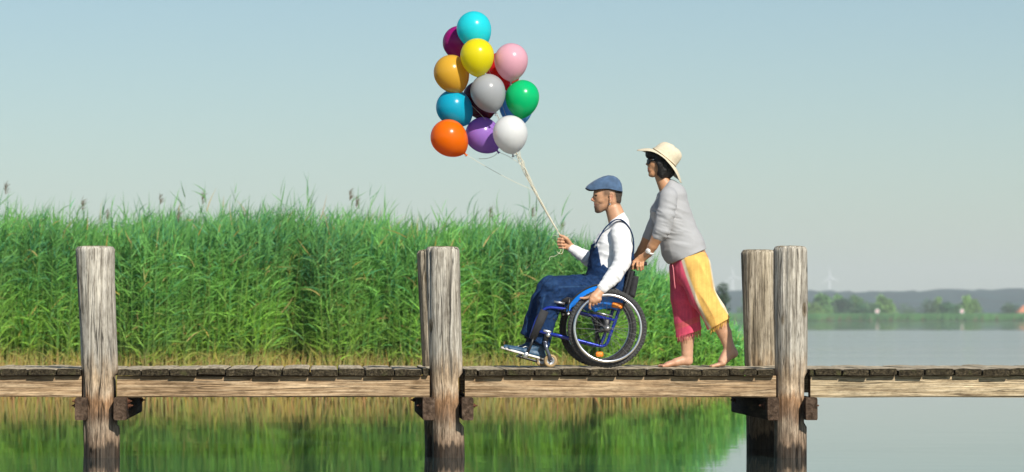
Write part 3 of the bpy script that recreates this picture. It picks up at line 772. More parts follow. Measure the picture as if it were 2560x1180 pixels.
# planks
cuts = [[-604 + 70 * i for i in range(9)] + [-1, 70, 141, 205], [293.5, 353.5, 424, 494, 564.5, 634.5, 705, 775, 846, 913, 986, 1056, 1073],
        [1161, 1194, 1265, 1336, 1405, 1475, 1544, 1616, 1684, 1754, 1824, 1893, 1937], [2023, 2036, 2105, 2172.5, 2244, 2312.5, 2385, 2455.5, 2524, 2594] + [2594 + 70 * i for i in range(1, 8)]]
def plank(x0, x1, y0, y1, seed):
    r = np.random.default_rng(seed); wd = x1 - x0; th = 0.049 + r.uniform(-0.003, 0.003)
    g = min(0.0045 + r.uniform(0, 0.004), wd * 0.12); wd -= 2 * g
    xc = (x0 + x1) / 2; zt = DECK + r.uniform(-0.006, 0.003); tilt = r.normal(0, 0.012); bow = r.uniform(-0.004, 0.006)
    sec = [(-0.5, -0.44), (-0.47, -0.5), (0.47, -0.5), (0.5, -0.44), (0.5, 0.36), (0.46, 0.48), (0.2, 0.5), (-0.2, 0.5), (-0.46, 0.48), (-0.5, 0.36)]
    ns, V = len(sec), []
    ys = [y0 + r.uniform(-0.008, 0.012), y0 + 0.5, (y0 + y1) / 2, y1 - 0.4, y1 + r.uniform(-0.02, 0.02)]
    for i, y in enumerate(ys):
        j = r.normal(0, 0.0016, (ns, 2)); sk = r.normal(0, 0.004)
        for k, (a, b) in enumerate(sec):
            V.append((xc + a * wd + j[k, 0], y + (0.5 + b) * 0.006 * r.uniform(-1, 1), zt - th / 2 + b * th + a * wd * tilt + j[k, 1] + bow * (1 - 4 * a * a) * (0.6 if b > 0 else 0.3)))
    Fc = [(i * ns + k, i * ns + (k + 1) % ns, (i + 1) * ns + (k + 1) % ns, (i + 1) * ns + k) for i in range(len(ys) - 1) for k in range(ns)]
    Fc += [tuple(range(ns - 1, -1, -1)), tuple((len(ys) - 1) * ns + k for k in range(ns))]
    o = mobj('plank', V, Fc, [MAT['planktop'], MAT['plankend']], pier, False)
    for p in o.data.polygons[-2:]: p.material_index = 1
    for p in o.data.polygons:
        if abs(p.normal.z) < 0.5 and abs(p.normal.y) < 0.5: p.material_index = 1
    return o
backposts = [(sx(255, 1.8), 0.165), (sx(1099, 1.8), 0.165), (sx(1902, 1.8), 0.165)]
sd = 100
for run in cuts:
    for a, b in zip(run[:-1], run[1:]):
        x0, x1 = sx(a, -0.1), sx(b, -0.1); y1 = 1.90
        for c, hw in backposts:
            if x1 > c - hw and x0 < c + hw: y1 = 1.62
        sd += 1
        plank(x0, x1, -0.115, y1, sd)
for a, b in ((205, 293.5), (1073, 1161), (1937, 2023)):       # short boards behind the front posts
    m_ = (a + b) / 2
    for p0, p1 in ((a, m_), (m_, b)):
        x0, x1 = sx(p0, -0.1), sx(p1, -0.1); y1 = 1.9
        for c, hw in backposts:
            if x1 > c - hw and x0 < c + hw: y1 = 1.62
        sd += 1; plank(x0, x1, 0.175, y1, sd)

# ================================================================== BALLOONS
HAND = P(1404, 594, 1.10)
BAL = [('cyan', (1184.5, 71), 43, (.025, .72, .78), 0.98, None, 'bright cyan balloon at the very top of the bunch'),
       ('magenta', (1148, 106), 41.5, (.45, .008, .22), 1.20, None, 'dark magenta balloon half hidden behind the cyan one'),
       ('yellow', (1193, 138), 42.3, (.86, .74, .012), 0.76, (0.05, 1), 'lemon yellow balloon in the upper middle of the bunch'),
       ('pink', (1278, 150), 42, (.84, .47, .55), 0.84, (0.0, 1), 'pale pink balloon at the upper right of the bunch'),
       ('red', (1258, 172), 44, (.74, .012, .014), 1.22, None, 'red balloon almost hidden between the yellow and pink ones'),
       ('mustard', (1128, 181), 44, (.84, .48, .045), 0.96, (0.45, 1), 'mustard orange yellow balloon at the upper left, part shaded'),
       ('grey', (1219.5, 228), 43.5, (.46, .47, .48), 0.80, (0.35, 1), 'plain grey balloon in the centre of the bunch'),
       ('green', (1306, 242), 42.2, (.004, .60, .21), 0.90, (-0.05, 1), 'emerald green balloon at the right of the bunch'),
       ('teal', (1134, 268), 44, (.008, .46, .66), 1.04, (0.75, .8), 'deep turquoise blue balloon at the left under the mustard one'),
       ('maroon', (1200, 246), 44.5, (.12, .005, .02), 1.10, (0.4, 1), 'dark maroon balloon behind the grey one'),
       ('lightblue', (1290, 262), 43, (.16, .48, .82), 1.20, (0.1, 1), 'mid blue balloon mostly hidden behind the green one'),
       ('orange', (1121, 343), 45, (.95, .19, .002), 0.86, (0.72, .70), 'vivid orange balloon at the bottom left of the bunch'),
       ('purple', (1206, 336), 43, (.42, .21, .68), 1.06, (0.68, .73), 'purple balloon at the bottom between orange and white ones'),
       ('white', (1275.5, 332), 43.5, (.82, .82, .80), 0.78, (0.15, 1), 'white balloon at the bottom right of the bunch')]
xyz = np.array([P(b[1][0], b[1][1], b[4]) for b in BAL]); rad = np.array([M(b[2], b[4]) for b in BAL])
for it in range(400):
    for i in range(len(BAL)):
        for j in range(i):
            dv = xyz[i] - xyz[j]; need = (rad[i] + rad[j]) * 1.0; xz = dv[0] ** 2 + dv[2] ** 2
            if dv @ dv < need ** 2:
                want = math.sqrt(max(0, need ** 2 - xz)); cur = abs(dv[1]); s = 1 if dv[1] >= 0 else -1
                mv = (want - cur) * 0.25
                for q, sg in ((i, s), (j, -s)):
                    xyz[q][1] += sg * mv
for i, b in enumerate(BAL):
    xyz[i] = P(b[1][0], b[1][1], xyz[i][1])
def bunch_point(u, k):
    a = k * 2.4
    path = smooth_path([P(1300, 398, 1.03), P(1318, 440, 1.04), P(1342, 487, 1.06), P(1372, 540, 1.08), HAND], 5)
    n = len(path) - 1; i = min(int(u * n), n - 1); f_ = u * n - i
    p = path[i] * (1 - f_) + path[i + 1] * f_
    s = 0.019 * (1 - u) ** 0.9 * (0.5 + 0.5 * ((k * 7) % 5) / 4) + 0.0022
    tw = a + u * 7
    return p + np.array([math.cos(tw) * s, math.sin(tw) * s, math.sin(tw * 0.7) * s * 0.4])
def ribbon_curl(k):
    if k == 11: return [P(1406, 606, 1.11), P(1408, 624, 1.07), P(1405, 633, 1.05), P(1399, 634, 1.05), P(1392, 629, 1.05)]
    if k == 13: return [P(1405, 606, 1.11), P(1401, 628, 1.09), P(1388, 640, 1.06), P(1376, 642, 1.05), P(1373, 652, 1.05)]
    if k == 5: return [P(1396, 590, 1.11), P(1384, 588.5, 1.12)]
    if k == 7: return [P(1410, 592, 1.12), P(1422, 590, 1.13)]
    return [P(1405, 612, 1.11)]
MAT['string'] = pmat('balloon_ribbon', (0.74, 0.68, 0.52), 0.35, spec=0.6)
for i, (nm, pc, rp, col, y0, ax, lb) in enumerate(BAL):
    c = xyz[i]; R_ = rad[i]
    m = pmat('balloon_' + nm, col, 0.24, 0, spec=0.45, sss=0.0)
    b = m.node_tree.nodes['Principled BSDF']; tl = m.node_tree.nodes.new('ShaderNodeBsdfTranslucent'); tl.inputs[0].default_value = (*[min(0.9, c_ * 1.15 + 0.004) for c_ in col], 1)
    mx = m.node_tree.nodes.new('ShaderNodeMixShader'); mx.inputs[0].default_value = 0.38
    m.node_tree.links.new(b.outputs[0], mx.inputs[1]); m.node_tree.links.new(tl.outputs[0], mx.inputs[2]); m.node_tree.links.new(mx.outputs[0], m.node_tree.nodes['Material Output'].inputs[0])
    if ax is None:
        d = P(1300, 400, 1.03) - c
    else:
        d = np.array([ax[0], 0.22 if nm in ('orange', 'purple', 'teal') else 0.15, -ax[1]])
        if nm == 'white': d = np.array([0.15, 0.45, -1])
    d = d / np.linalg.norm(d)
    prof = []
    for k in range(33):
        th = math.pi * k / 32
        if th <= math.pi / 2: prof.append((R_ * math.sin(th), -R_ * math.cos(th)))
        else: prof.append((max(R_ * math.sin(th) ** 1.28, 0.010), -R_ * 1.30 * math.cos(th)))
    V, Fc = lathe_vf(prof, 40, 'z')
    rot = Vector((0, 0, 1)).rotation_difference(Vector(d)).to_matrix()
    Rm = np.array(rot)
    V = V @ Rm.T + c
    t = thing('balloon', lb, 'balloon', c, 'bunch of party balloons')
    mobj('skin', V, Fc, m, t)
    tail = c + d * (R_ * 1.30)
    kp = [(0.010, -0.004), (0.007, 0.004), (0.008, 0.010), (0.005, 0.013), (0.010, 0.022), (0.013, 0.026), (0.001, 0.026)]
    kv, kf = lathe_vf(kp, 12, 'z'); mobj('knot', kv @ Rm.T + tail, kf, m, t)
    tk = tail + d * 0.014
    u0 = {'orange': 0.46, 'purple': 0.12}.get(nm, 0.0)
    if nm == 'orange': pre = [tk, tk + (bunch_point(u0, i) - tk) * 0.35 + (0, 0, -0.012), tk + (bunch_point(u0, i) - tk) * 0.7 + (0, 0, -0.012)]
    else: pre = [tk, (tk * 0.55 + bunch_point(u0, i) * 0.45) + np.array([0, 0, 0.012])]
    pts = pre + [bunch_point(u, i) for u in np.linspace(u0, 1, 9)] + ribbon_curl(i)
    MB().tube(smooth_path(pts, 4), 0.0017, 5, flat=0.7).obj('string', MAT['string'], t)
    if nm == 'purple':
        MB().tube(smooth_path([tk, P(1236, 389, c[1]), P(1218, 396, c[1]), P(1197, 397, c[1])], 4), 0.0022, 5).obj('ribbon_end', MAT['string'], t)

# ================================================================== WHEELCHAIR
MAT['tyre'] = pmat('tyre_rubber', (0.036, 0.036, 0.036), 0.75, 0, 0.3, 30, 0.3, 90)
MAT['blackplastic'] = pmat('black_plastic', (0.018, 0.018, 0.02), 0.42)
MAT['chrome'] = pmat('polished_steel', (0.82, 0.82, 0.82), 0.30, 1.0)
MAT['spoke'] = pmat('dark_steel', (0.16, 0.16, 0.17), 0.45, 0.8)
MAT['line'] = pmat('tyre_line', (0.40, 0.40, 0.38), 0.6)
MAT['alu'] = pmat('brushed_aluminium', (0.55, 0.55, 0.56), 0.38, 0.9)
MAT['bluemetal'] = pmat('blue_frame_paint', (0.008, 0.03, 0.33), 0.22, 0.35, coat=0.8)
MAT['bluepanel'] = pmat('blue_side_panel', (0.012, 0.19, 0.70), 0.28, 0.0, coat=0.6)
MAT['blackcloth'] = pmat('black_seat_cloth', (0.02, 0.02, 0.023), 0.8, 0, 0.3, 25, 0.3, 200)
MAT['reflector'] = pmat('orange_reflector', (0.85, 0.27, 0.03), 0.25, bump=0.4, bscale=300)
MAT['castertyre'] = pmat('caster_tyre', (0.36, 0.25, 0.12), 0.6, 0, 0.2, 30)
WX = P(1518, 822, 0.60)[0]; WR = 0.318; WZ = DECK + WR - 0.003; YN, YF = 0.60, 1.20
chair = thing('wheelchair', 'blue framed wheelchair with black seat carrying the man in overalls', 'wheelchair', (WX, 0.9, DECK))
def build_wheel(ctr, side):
    """wheel in its own place; side -1 = outer side towards the camera"""
    c = np.array(ctr)
    rimprof = [(0.262, -0.012), (0.268, -0.014), (0.281, -0.012), (0.283, -0.009), (0.276, 0.0), (0.283, 0.009), (0.281, 0.012), (0.268, 0.014), (0.262, 0.012), (0.259, 0.0)]
    V, Fc = lathe_vf(rimprof, 72, 'y', True)
    wheel = mobj('wheel', V + c, Fc, MAT['alu' if False else 'blackplastic'], chair, label=None)
    # tyre with blocks of tread
    seg, tp = 288, 18; rt, r0 = 0.0215, WR - 0.0215; V = []
    for i in range(seg):
        a = 2 * math.pi * i / seg
        for k in range(tp):
            b = 2 * math.pi * k / tp
            rr = rt
            out = math.cos(b)
            if out > 0.15:
                blk = ((i + (2 if abs(math.sin(b)) > 0.55 else 0)) % 4) < 2
                rr = rt + (0.0012 if blk else -0.0024)
            rad_ = r0 + rr * math.cos(b)
            V.append(c + np.array([rad_ * math.cos(a), rr * math.sin(b), rad_ * math.sin(a)]))
    Fc = [(i * tp + k, ((i + 1) % seg) * tp + k, ((i + 1) % seg) * tp + (k + 1) % tp, i * tp + (k + 1) % tp) for i in range(seg) for k in range(tp)]
    mobj('tyre', np.array(V), Fc, MAT['tyre'], wheel, False)
    V, Fc = lathe_vf([(0.2895 + 0.0013 * math.cos(b), side * 0.0186 + 0.0013 * math.sin(b)) for b in np.linspace(0, 2 * math.pi, 7)[:-1]], 72, 'y', True)
    mobj('sidewall_line', V + c, Fc, MAT['line'], wheel)
    # hand rim
    V, Fc = lathe_vf([(0.266 + 0.0115 * math.cos(b), side * 0.052 + 0.0115 * math.sin(b)) for b in np.linspace(0, 2 * math.pi, 11)[:-1]], 72, 'y', True)
    mobj('hand_rim', V + c, Fc, MAT['chrome'], wheel)
    mb = MB()
    for k in range(6):
        a = 2 * math.pi * k / 6 + 0.5; d = np.array([math.cos(a), 0, math.sin(a)])
        mb.tube([c + d * 0.270 + (0, side * 0.012, 0), c + d * 0.266 + (0, side * 0.052, 0)], 0.004, 6)
    mb.obj('hand_rim_bracket', MAT['alu'], wheel)
    V, Fc = lathe_vf([(0.001, side * 0.036), (0.010, side * 0.036), (0.012, side * 0.03), (0.013, side * 0.024), (0.022, side * 0.022), (0.022, side * 0.017), (0.012, side * 0.014), (0.012, -side * 0.02), (0.022, -side * 0.022), (0.022, -side * 0.027), (0.010, -side * 0.03), (0.009, -side * 0.085), (0.001, -side * 0.085)], 20, 'y')
    mobj('hub', V + c, Fc, MAT['alu'], wheel)
    mb = MB()
    for k in range(28):
        a = 2 * math.pi * k / 28; sy = 0.019 if k % 2 else -0.022
        a2 = a + (0.55 if (k // 2) % 2 else -0.55)
        mb.tube([c + np.array([0.021 * math.cos(a2), side * sy, 0.021 * math.sin(a2)]), c + np.array([0.262 * math.cos(a), 0, 0.262 * math.sin(a)])], 0.0013, 4, False)
    o = mb.obj('spokes', MAT['spoke'], wheel); o['kind'] = 'stuff'
    if side < 0:
        mb = MB(); V, Fc = box_vf((0.058, 0.012, 0.040), 0.009); mb.add(V, Fc)
        rc = c + np.array([-0.060, 0.006, -0.208]); mb.obj('spoke_reflector', MAT['reflector'], wheel, loc=rc)
        mb2 = MB()
    return wheel
build_wheel((WX, YN, WZ), -1)
build_wheel((WX - 0.024, YF, WZ), 1)
Yn, Yf = 0.70, 1.10
def both(fn):
    for Yc, dx in ((Yn, 0.0), (Yf, -0.012)): fn(Yc, dx)
def wp(px, py, Yc, dx=0.0):
    q = P(px, py, Yn); return np.array([q[0] + dx, Yc, q[2]])
def frame_side(Yc, dx):
    f = lambda *l: fillet([wp(a, b, Yc, dx) for a, b in l], 0.055)
    MB().tube(f((1326, 846), (1342, 795), (1364, 767), (1420, 773), (1537, 801)), 0.0125, 10).obj('side_tube', MAT['bluemetal'], chair)
    MB().tube(f((1336, 826), (1416, 843), (1514, 869), (1541, 795), (1556, 742)), 0.0135, 10).obj('base_tube', MAT['bluemetal'], chair)
    MB().tube(f((1556, 745), (1568, 700), (1577, 662), (1614, 659)), 0.0115, 10).obj('back_cane', MAT['blackplastic'], chair)
    MB().tube([wp(1585, 661.5, Yc, dx), wp(1594, 660, Yc, dx), wp(1606, 659.5, Yc, dx), wp(1617, 659, Yc, dx)], [0.0165, 0.018, 0.018, 0.0165], 12).obj('push_handle', MAT['blackplastic'], chair)
    # brake
    k = MB(); k.ball(wp(1420, 783, Yc - 0.035, dx), (0.022, 0.02, 0.022)); k.box(wp(1416, 776, Yc - 0.02, dx), (0.05, 0.035, 0.03), None, 0.006)
    br = k.obj('brake_clamp', MAT['blackplastic'], chair)
    MB().tube([wp(1419, 780, Yc - 0.04, dx), wp(1421, 762, Yc - 0.04, dx), wp(1423, 745, Yc - 0.04, dx)], [0.008, 0.009, 0.012], 8).obj('brake_lever', MAT['blackplastic'], br)
    V, Fc = lathe_vf([(0.001, -0.012), (0.011, -0.012), (0.011, 0), (0.001, 0)], 14); mobj('bolt_cap', V + wp(1419.5, 785, Yc - 0.052, dx), Fc, MAT['chrome'], br)
    # seat rail
    MB().tube([wp(1385, 754, Yc, dx), wp(1412, 759, Yc, dx)], 0.010, 8).obj('seat_rail', MAT['alu'], chair)
    MB().tube([wp(1486, 779, Yc - 0.01, dx), wp(1531, 791, Yc - 0.01, dx)], 0.006, 8).obj('axle_rail', MAT['alu'], chair)
    MB().box(wp(1516, 815, Yc - 0.005, dx), (0.05, 0.025, 0.11), None, 0.006).tube([wp(1516, 822, Yc - 0.07, dx), wp(1516, 822, Yc + 0.02, dx)], 0.013, 10).obj('axle_plate', MAT['blackplastic'], chair)
both(frame_side)
MB().tube([wp(1516, 822, Yn), wp(1516, 822, Yf, -0.012)], 0.014, 10).obj('axle_tube', MAT['blackplastic'], chair)
mb = MB()
mb.tube([wp(1490, 790, Yn), wp(1502, 862, Yf)], 0.011, 8).tube([wp(1502, 862, Yn), wp(1490, 790, Yf)], 0.011, 8)
mb.obj('cross_brace', MAT['blackplastic'], chair)
MB().tube([wp(1375, 838, Yn), wp(1375, 838, Yf, -0.012)], 0.011, 8).obj('cross_bar', MAT['bluemetal'], chair)
# seat and backrest
def slab(name, pts, th, mat, ya, yb, sag=0.0, parent=None, n=6):
    """cloth slung between the two sides along a side-view path"""
    path = smooth_path([wp(a, b, 0) for a, b in pts], 4); m_ = len(path); V = []
    tn = np.gradient(path, axis=0); tn /= np.linalg.norm(tn, axis=1)[:, None]; nr = np.stack([-tn[:, 2], 0 * tn[:, 0], tn[:, 0]], 1)
    for s_ in (1, -1):
        for i in range(m_):
            for j in range(n + 1):
                u = j / n; p = path[i] + nr[i] * (s_ * th / 2 - sag * (1 - (2 * u - 1) ** 2))
                V.append((p[0], ya + (yb - ya) * u, p[2]))
    K = n + 1; o = m_ * K; Fc = []
    for i in range(m_ - 1):
        for j in range(n):
            a = i * K + j; Fc.append((a, a + 1, a + K + 1, a + K)); Fc.append((o + a + K, o + a + K + 1, o + a + 1, o + a))
    for i in range(m_ - 1):
        for j in (0, n):
            a = i * K + j; q = (a, a + K, o + a + K, o + a); Fc.append(q if j == 0 else q[::-1])
    for j in range(n):
        for i in (0, m_ - 1):
            a = i * K + j; q = (a, o + a, o + a + 1, a + 1); Fc.append(q if i == 0 else q[::-1])
    return mobj(name, V, Fc, mat, parent or chair)
slab('seat_cushion', [(1392, 741), (1450, 750), (1556, 764)], 0.085, MAT['blackcloth'], 0.715, 1.085)
back = slab('backrest', [(1562, 752), (1572, 715), (1581, 676)], 0.022, MAT['blackcloth'], 0.700, 1.09, 0.03)
slab('back_pouch', [(1580, 742), (1586, 715), (1590, 690)], 0.05, MAT['blackcloth'], 0.72, 1.07, 0.01)
# side guards: blue mudguard over the tyre with a skirt inside the wheel
def guard(Yc, dx, out):
    ce = np.array([WX + dx, 0, WZ]); V = []; n = 28
    a0, a1 = RAD(158), RAD(58)
    for th in (0.0, 0.006):
        for i in range(n + 1):
            a = a0 + (a1 - a0) * i / n
            u = i / n
            r1 = 0.354 - 0.06 * max(0, (u - 0.55) / 0.45)
            r0 = 0.318 + 0.010 * (1 - u) - 0.165 * min(1, max(0, (u - 0.10) / 0.22)) + 0.03 * max(0, u - 0.6)
            for r_ in (r0, r1):
                V.append(ce + np.array([r_ * math.cos(a), Yc + th, r_ * math.sin(a)]))
    K = 2 * (n + 1); Fc = []
    for i in range(n):
        a = 2 * i; Fc.append((a, a + 1, a + 3, a + 2)); Fc.append((K + a + 2, K + a + 3, K + a + 1, K + a))
        Fc.append((a + 1, K + a + 1, K + a + 3, a + 3)); Fc.append((a, a + 2, K + a + 2, K + a))
    Fc += [(0, K, K + 1, 1), (2 * n, 2 * n + 1, K + 2 * n + 1, K + 2 * n)]
    g = mobj('side_guard', V, Fc, MAT['bluepanel'], chair)
    gr = lambda u: 0.357 - 0.06 * max(0, (u - 0.55) / 0.45)
    pts = [ce + np.array([gr(i / n) * math.cos(a0 + (a1 - a0) * i / n), Yc + out * -0.004, gr(i / n) * math.sin(a0 + (a1 - a0) * i / n)]) for i in range(n + 1)]
    MB().tube(pts, 0.006, 8).obj('guard_edge', MAT['blackplastic'], g)
    V, Fc = box_vf((0.086, 0.012, 0.044), 0.010)
    rc = wp(1541.5, 763.5, Yc, dx); rc[1] = Yc - 0.008 if out > 0 else Yc + 0.012
    mobj('reflector', V @ np.array(Matrix.Rotation(RAD(6), 3, 'Y')).T + rc, Fc, MAT['reflector'], g, False)
guard(0.655, 0, 1); guard(1.143, -0.02, -1)
# casters
MAT['fork'] = pmat('fork_dark_steel', (0.13, 0.14, 0.18), 0.3, 0.8)
def caster(px, Yc):
    c = P(px, 904, Yc); c[2] = DECK + 0.0525
    V, Fc = lathe_vf([(0.030, -0.013), (0.046, -0.014), (0.0525, -0.008), (0.0525, 0.008), (0.046, 0.014), (0.030, 0.013)], 32, 'y', True)
    cw = mobj('caster_wheel', V + c, Fc, MAT['castertyre'], chair)
    V, Fc = lathe_vf([(0.001, -0.010), (0.026, -0.010), (0.031, -0.013), (0.031, 0.013), (0.026, 0.010), (0.001, 0.010)], 20)
    mobj('caster_rim', V + c, Fc, MAT['alu'], cw)
    st = np.array([c[0] - 0.046, Yc, c[2] + 0.148])
    fk = MB()
    for s in (-1, 1):
        y = s * 0.022
        fk.tube([st + (0, y, 0), st + (0.012, y, -0.05), c + (-0.012, y, 0.045), c + (0, y, -0.002)], [0.017, 0.014, 0.013, 0.014], 8, True, 0.35)
    fk.box(st + (0, 0, 0.004), (0.034, 0.056, 0.018), None, 0.006)
    V, Fc = lathe_vf([(0.001, -0.032), (0.009, -0.032), (0.009, 0.032), (0.001, 0.032)], 10); fk.add(V + c, Fc)
    fk.obj('caster_fork', MAT['fork'], chair)
    hb = MB(); hb.tube([st + (0.004, 0, 0.0), st + (0.016, 0, 0.085)], 0.019, 12); h = hb.obj('caster_housing', MAT['blackplastic'], chair)
    MB().box(st + (0.018, 0, 0.088), (0.066, 0.045, 0.024), np.array(Matrix.Rotation(RAD(13), 3, 'Y')), 0.005).obj('clamp', MAT['alu'], h)
    V, Fc = lathe_vf([(0.001, -0.034), (0.0165, -0.034), (0.0165, -0.015), (0.001, -0.015)], 18); cc = mobj('clamp_disc', V + st + (0.026, 0, 0.058), Fc, MAT['chrome'], h)
caster(1376.5, Yn + 0.005); caster(1355, Yf - 0.02)
# leg supports and footplate
def legrest(Yc, dx):
    MB().tube([wp(1362, 776, Yc, dx), wp(1350, 803, Yc, dx), wp(1331, 848, Yc, dx)], [0.034, 0.036, 0.026], 12, True, 0.35).obj('leg_pad', MAT['blackcloth'], chair)
    MB().tube([wp(1333, 846, Yc, dx), wp(1328, 862, Yc + 0.01, dx), wp(1316, 890, Yc, dx)], 0.010, 8).obj('footrest_tube', MAT['blackplastic'], chair)
    MB().box(wp(1314.5, 888, Yc, dx), (0.034, 0.018, 0.052), np.array(Matrix.Rotation(RAD(20), 3, 'Y')), 0.005).obj('footrest_bracket', MAT['alu'], chair)
legrest(0.690, 0); legrest(1.085, -0.02)
slab('calf_strap', [(1372, 782), (1381, 790), (1386, 800)], 0.008, MAT['blackcloth'], 0.73, 1.06, -0.01)
slab('foot_plate', [(1297, 891), (1320, 897), (1344, 904)], 0.018, MAT['blackplastic'], 0.715, 1.07)

# ================================================================== FIGURES: one continuous skin grown from limbs
def S(p0, p1, r0, r1, b0=None, b1=None, side=(0, 1, 0), Y=None):
    """tapered limb between two measured points (px, py, Y); radii in photo pixels, b = half width across the view"""
    k = (DC + 0.9) / F
    return ('seg', P(*p0), P(*p1), r0 * k, r1 * k, (b0 if b0 is not None else r0) * k, (b1 if b1 is not None else r1) * k, np.array(side, float))
def E(c, r, ang=0.0):
    """ellipsoid: radii (x, y, z) in photo pixels, turned by ang degrees in the view plane"""
    k = (DC + 0.9) / F
    return ('ell', P(*c), np.array(r, float) * k, RAD(ang))
def chain(pts, k_=None):
    """pts: (px, py, Y, r[, b])"""
    out = []
    for a, b in zip(pts[:-1], pts[1:]):
        out.append(S(a[:3], b[:3], a[3], b[3], a[4] if len(a) > 4 else None, b[4] if len(b) > 4 else None))
    return out
def K(prims, k):
    return [tuple(p) + (k,) for p in prims]
def eval_sdf(prims, h, k, grow=0.0, cuts=(), folds=(), pad=0.03, carve=()):
    los, his = [], []
    for p in prims:
        if p[0] == 'seg':
            m_ = max(p[3:7]) + grow; los.append(np.minimum(p[1], p[2]) - m_); his.append(np.maximum(p[1], p[2]) + m_)
        else:
            m_ = max(p[2]) + grow; los.append(p[1] - m_); his.append(p[1] + m_)
    lo = np.min(los, 0) - pad; hi = np.max(his, 0) + pad
    n = np.ceil((hi - lo) / h).astype(int) + 1
    ax = [lo[i] + np.arange(n[i]) * h for i in range(3)]
    d = np.full(n, 1.0, np.float32)
    def prim_d(p, X, Y_, Z):
        if p[0] == 'seg':
            a, b = p[1], p[2]; ab = b - a; L = np.linalg.norm(ab) + 1e-9; t_ = ab / L
            s_ = p[7] - t_ * (p[7] @ t_)
            if np.linalg.norm(s_) < 0.2: s_ = np.array([1.0, 0, 0]) - t_ * t_[0]
            s_ /= np.linalg.norm(s_); n_ = np.cross(t_, s_)
            qx, qy, qz = X - a[0], Y_ - a[1], Z - a[2]
            w_ = qx * t_[0] + qy * t_[1] + qz * t_[2]
            tt = np.clip(w_ / L, 0, 1)
            ra = (p[3] + (p[4] - p[3]) * tt) + grow; rb = (p[5] + (p[6] - p[5]) * tt) + grow
            ww = w_ - tt * L
            u_ = qx * n_[0] + qy * n_[1] + qz * n_[2]; v_ = qx * s_[0] + qy * s_[1] + qz * s_[2]
            mn = np.minimum(ra, rb)
            return (np.sqrt((u_ / ra) ** 2 + (v_ / rb) ** 2 + (ww / mn) ** 2) - 1) * mn
        c, r, a = p[1], p[2] + grow, p[3]
        qx, qy, qz = X - c[0], Y_ - c[1], Z - c[2]
        ux = qx * math.cos(a) + qz * math.sin(a); uz = -qx * math.sin(a) + qz * math.cos(a)
        return (np.sqrt((ux / r[0]) ** 2 + (qy / r[1]) ** 2 + (uz / r[2]) ** 2) - 1) * min(r)
    def box(l, h_):
        i0 = np.maximum(((l - lo) / h).astype(int), 0); i1 = np.minimum(np.ceil((h_ - lo) / h).astype(int) + 1, n)
        return tuple(slice(a, b) for a, b in zip(i0, i1))
    for p, l, h_ in zip(prims, los, his):
        kk_ = p[-1] if len(p) == (9 if p[0] == 'seg' else 5) else k
        mg = 2.2 * kk_ + 3 * h
        sl = box(l - mg, h_ + mg)
        X, Y_, Z = np.meshgrid(ax[0][sl[0]], ax[1][sl[1]], ax[2][sl[2]], indexing='ij', sparse=True)
        e = prim_d(p, X, Y_, Z).astype(np.float32); o = d[sl]
        hh_ = np.clip(0.5 + 0.5 * (e - o) / kk_, 0, 1)
        d[sl] = e * (1 - hh_) + o * hh_ - kk_ * hh_ * (1 - hh_)
    if folds:
        idx = np.nonzero(np.abs(d) < 0.035)
        pts = np.stack([lo[i] + idx[i] * h for i in range(3)], 1); dd = np.zeros(len(pts))
        for amp, dirv, fa, fc, lo_, hi_, seed in folds:
            dv = np.array(dirv, float); dv /= np.linalg.norm(dv)
            al = pts @ dv; ac = pts - al[:, None] * dv
            q = ac * fc + dv * (al * fa)[:, None]
            nz = fbm(q + seed * 3.1, seed, 2)
            rid = 1 - np.abs(2 * nz - 1) * 2.2
            m_ = np.ones(len(pts))
            if lo_ is not None:
                l3, h3 = np.minimum(P(*lo_), P(*hi_)), np.maximum(P(*lo_), P(*hi_))
                for i in (0, 2): m_ *= np.clip((pts[:, i] - l3[i]) / 0.03 + 0.5, 0, 1) * np.clip((h3[i] - pts[:, i]) / 0.03 + 0.5, 0, 1)
            dd += -amp * np.clip(rid, -0.6, 1) * m_
        d[idx] += dd.astype(np.float32)
    if cuts:
        X, Y_, Z = np.meshgrid(*ax, indexing='ij', sparse=True)
        for q, nrm in cuts:
            q = np.asarray(q, float); nrm = np.asarray(nrm, float) / np.linalg.norm(nrm)
            np.maximum(d, ((X - q[0]) * nrm[0] + (Y_ - q[1]) * nrm[1] + (Z - q[2]) * nrm[2]).astype(np.float32), out=d)
    for p in carve:
        if p[0] == 'ell': l, h_ = p[1] - max(p[2]), p[1] + max(p[2])
        else: m_ = max(p[3:7]); l, h_ = np.minimum(p[1], p[2]) - m_, np.maximum(p[1], p[2]) + m_
        sl = box(l - 3 * h, h_ + 3 * h)
        X, Y_, Z = np.meshgrid(ax[0][sl[0]], ax[1][sl[1]], ax[2][sl[2]], indexing='ij', sparse=True)
        g_ = grow; e = prim_d(p, X, Y_, Z).astype(np.float32); d[sl] = np.maximum(d[sl], -e)
    return d, lo
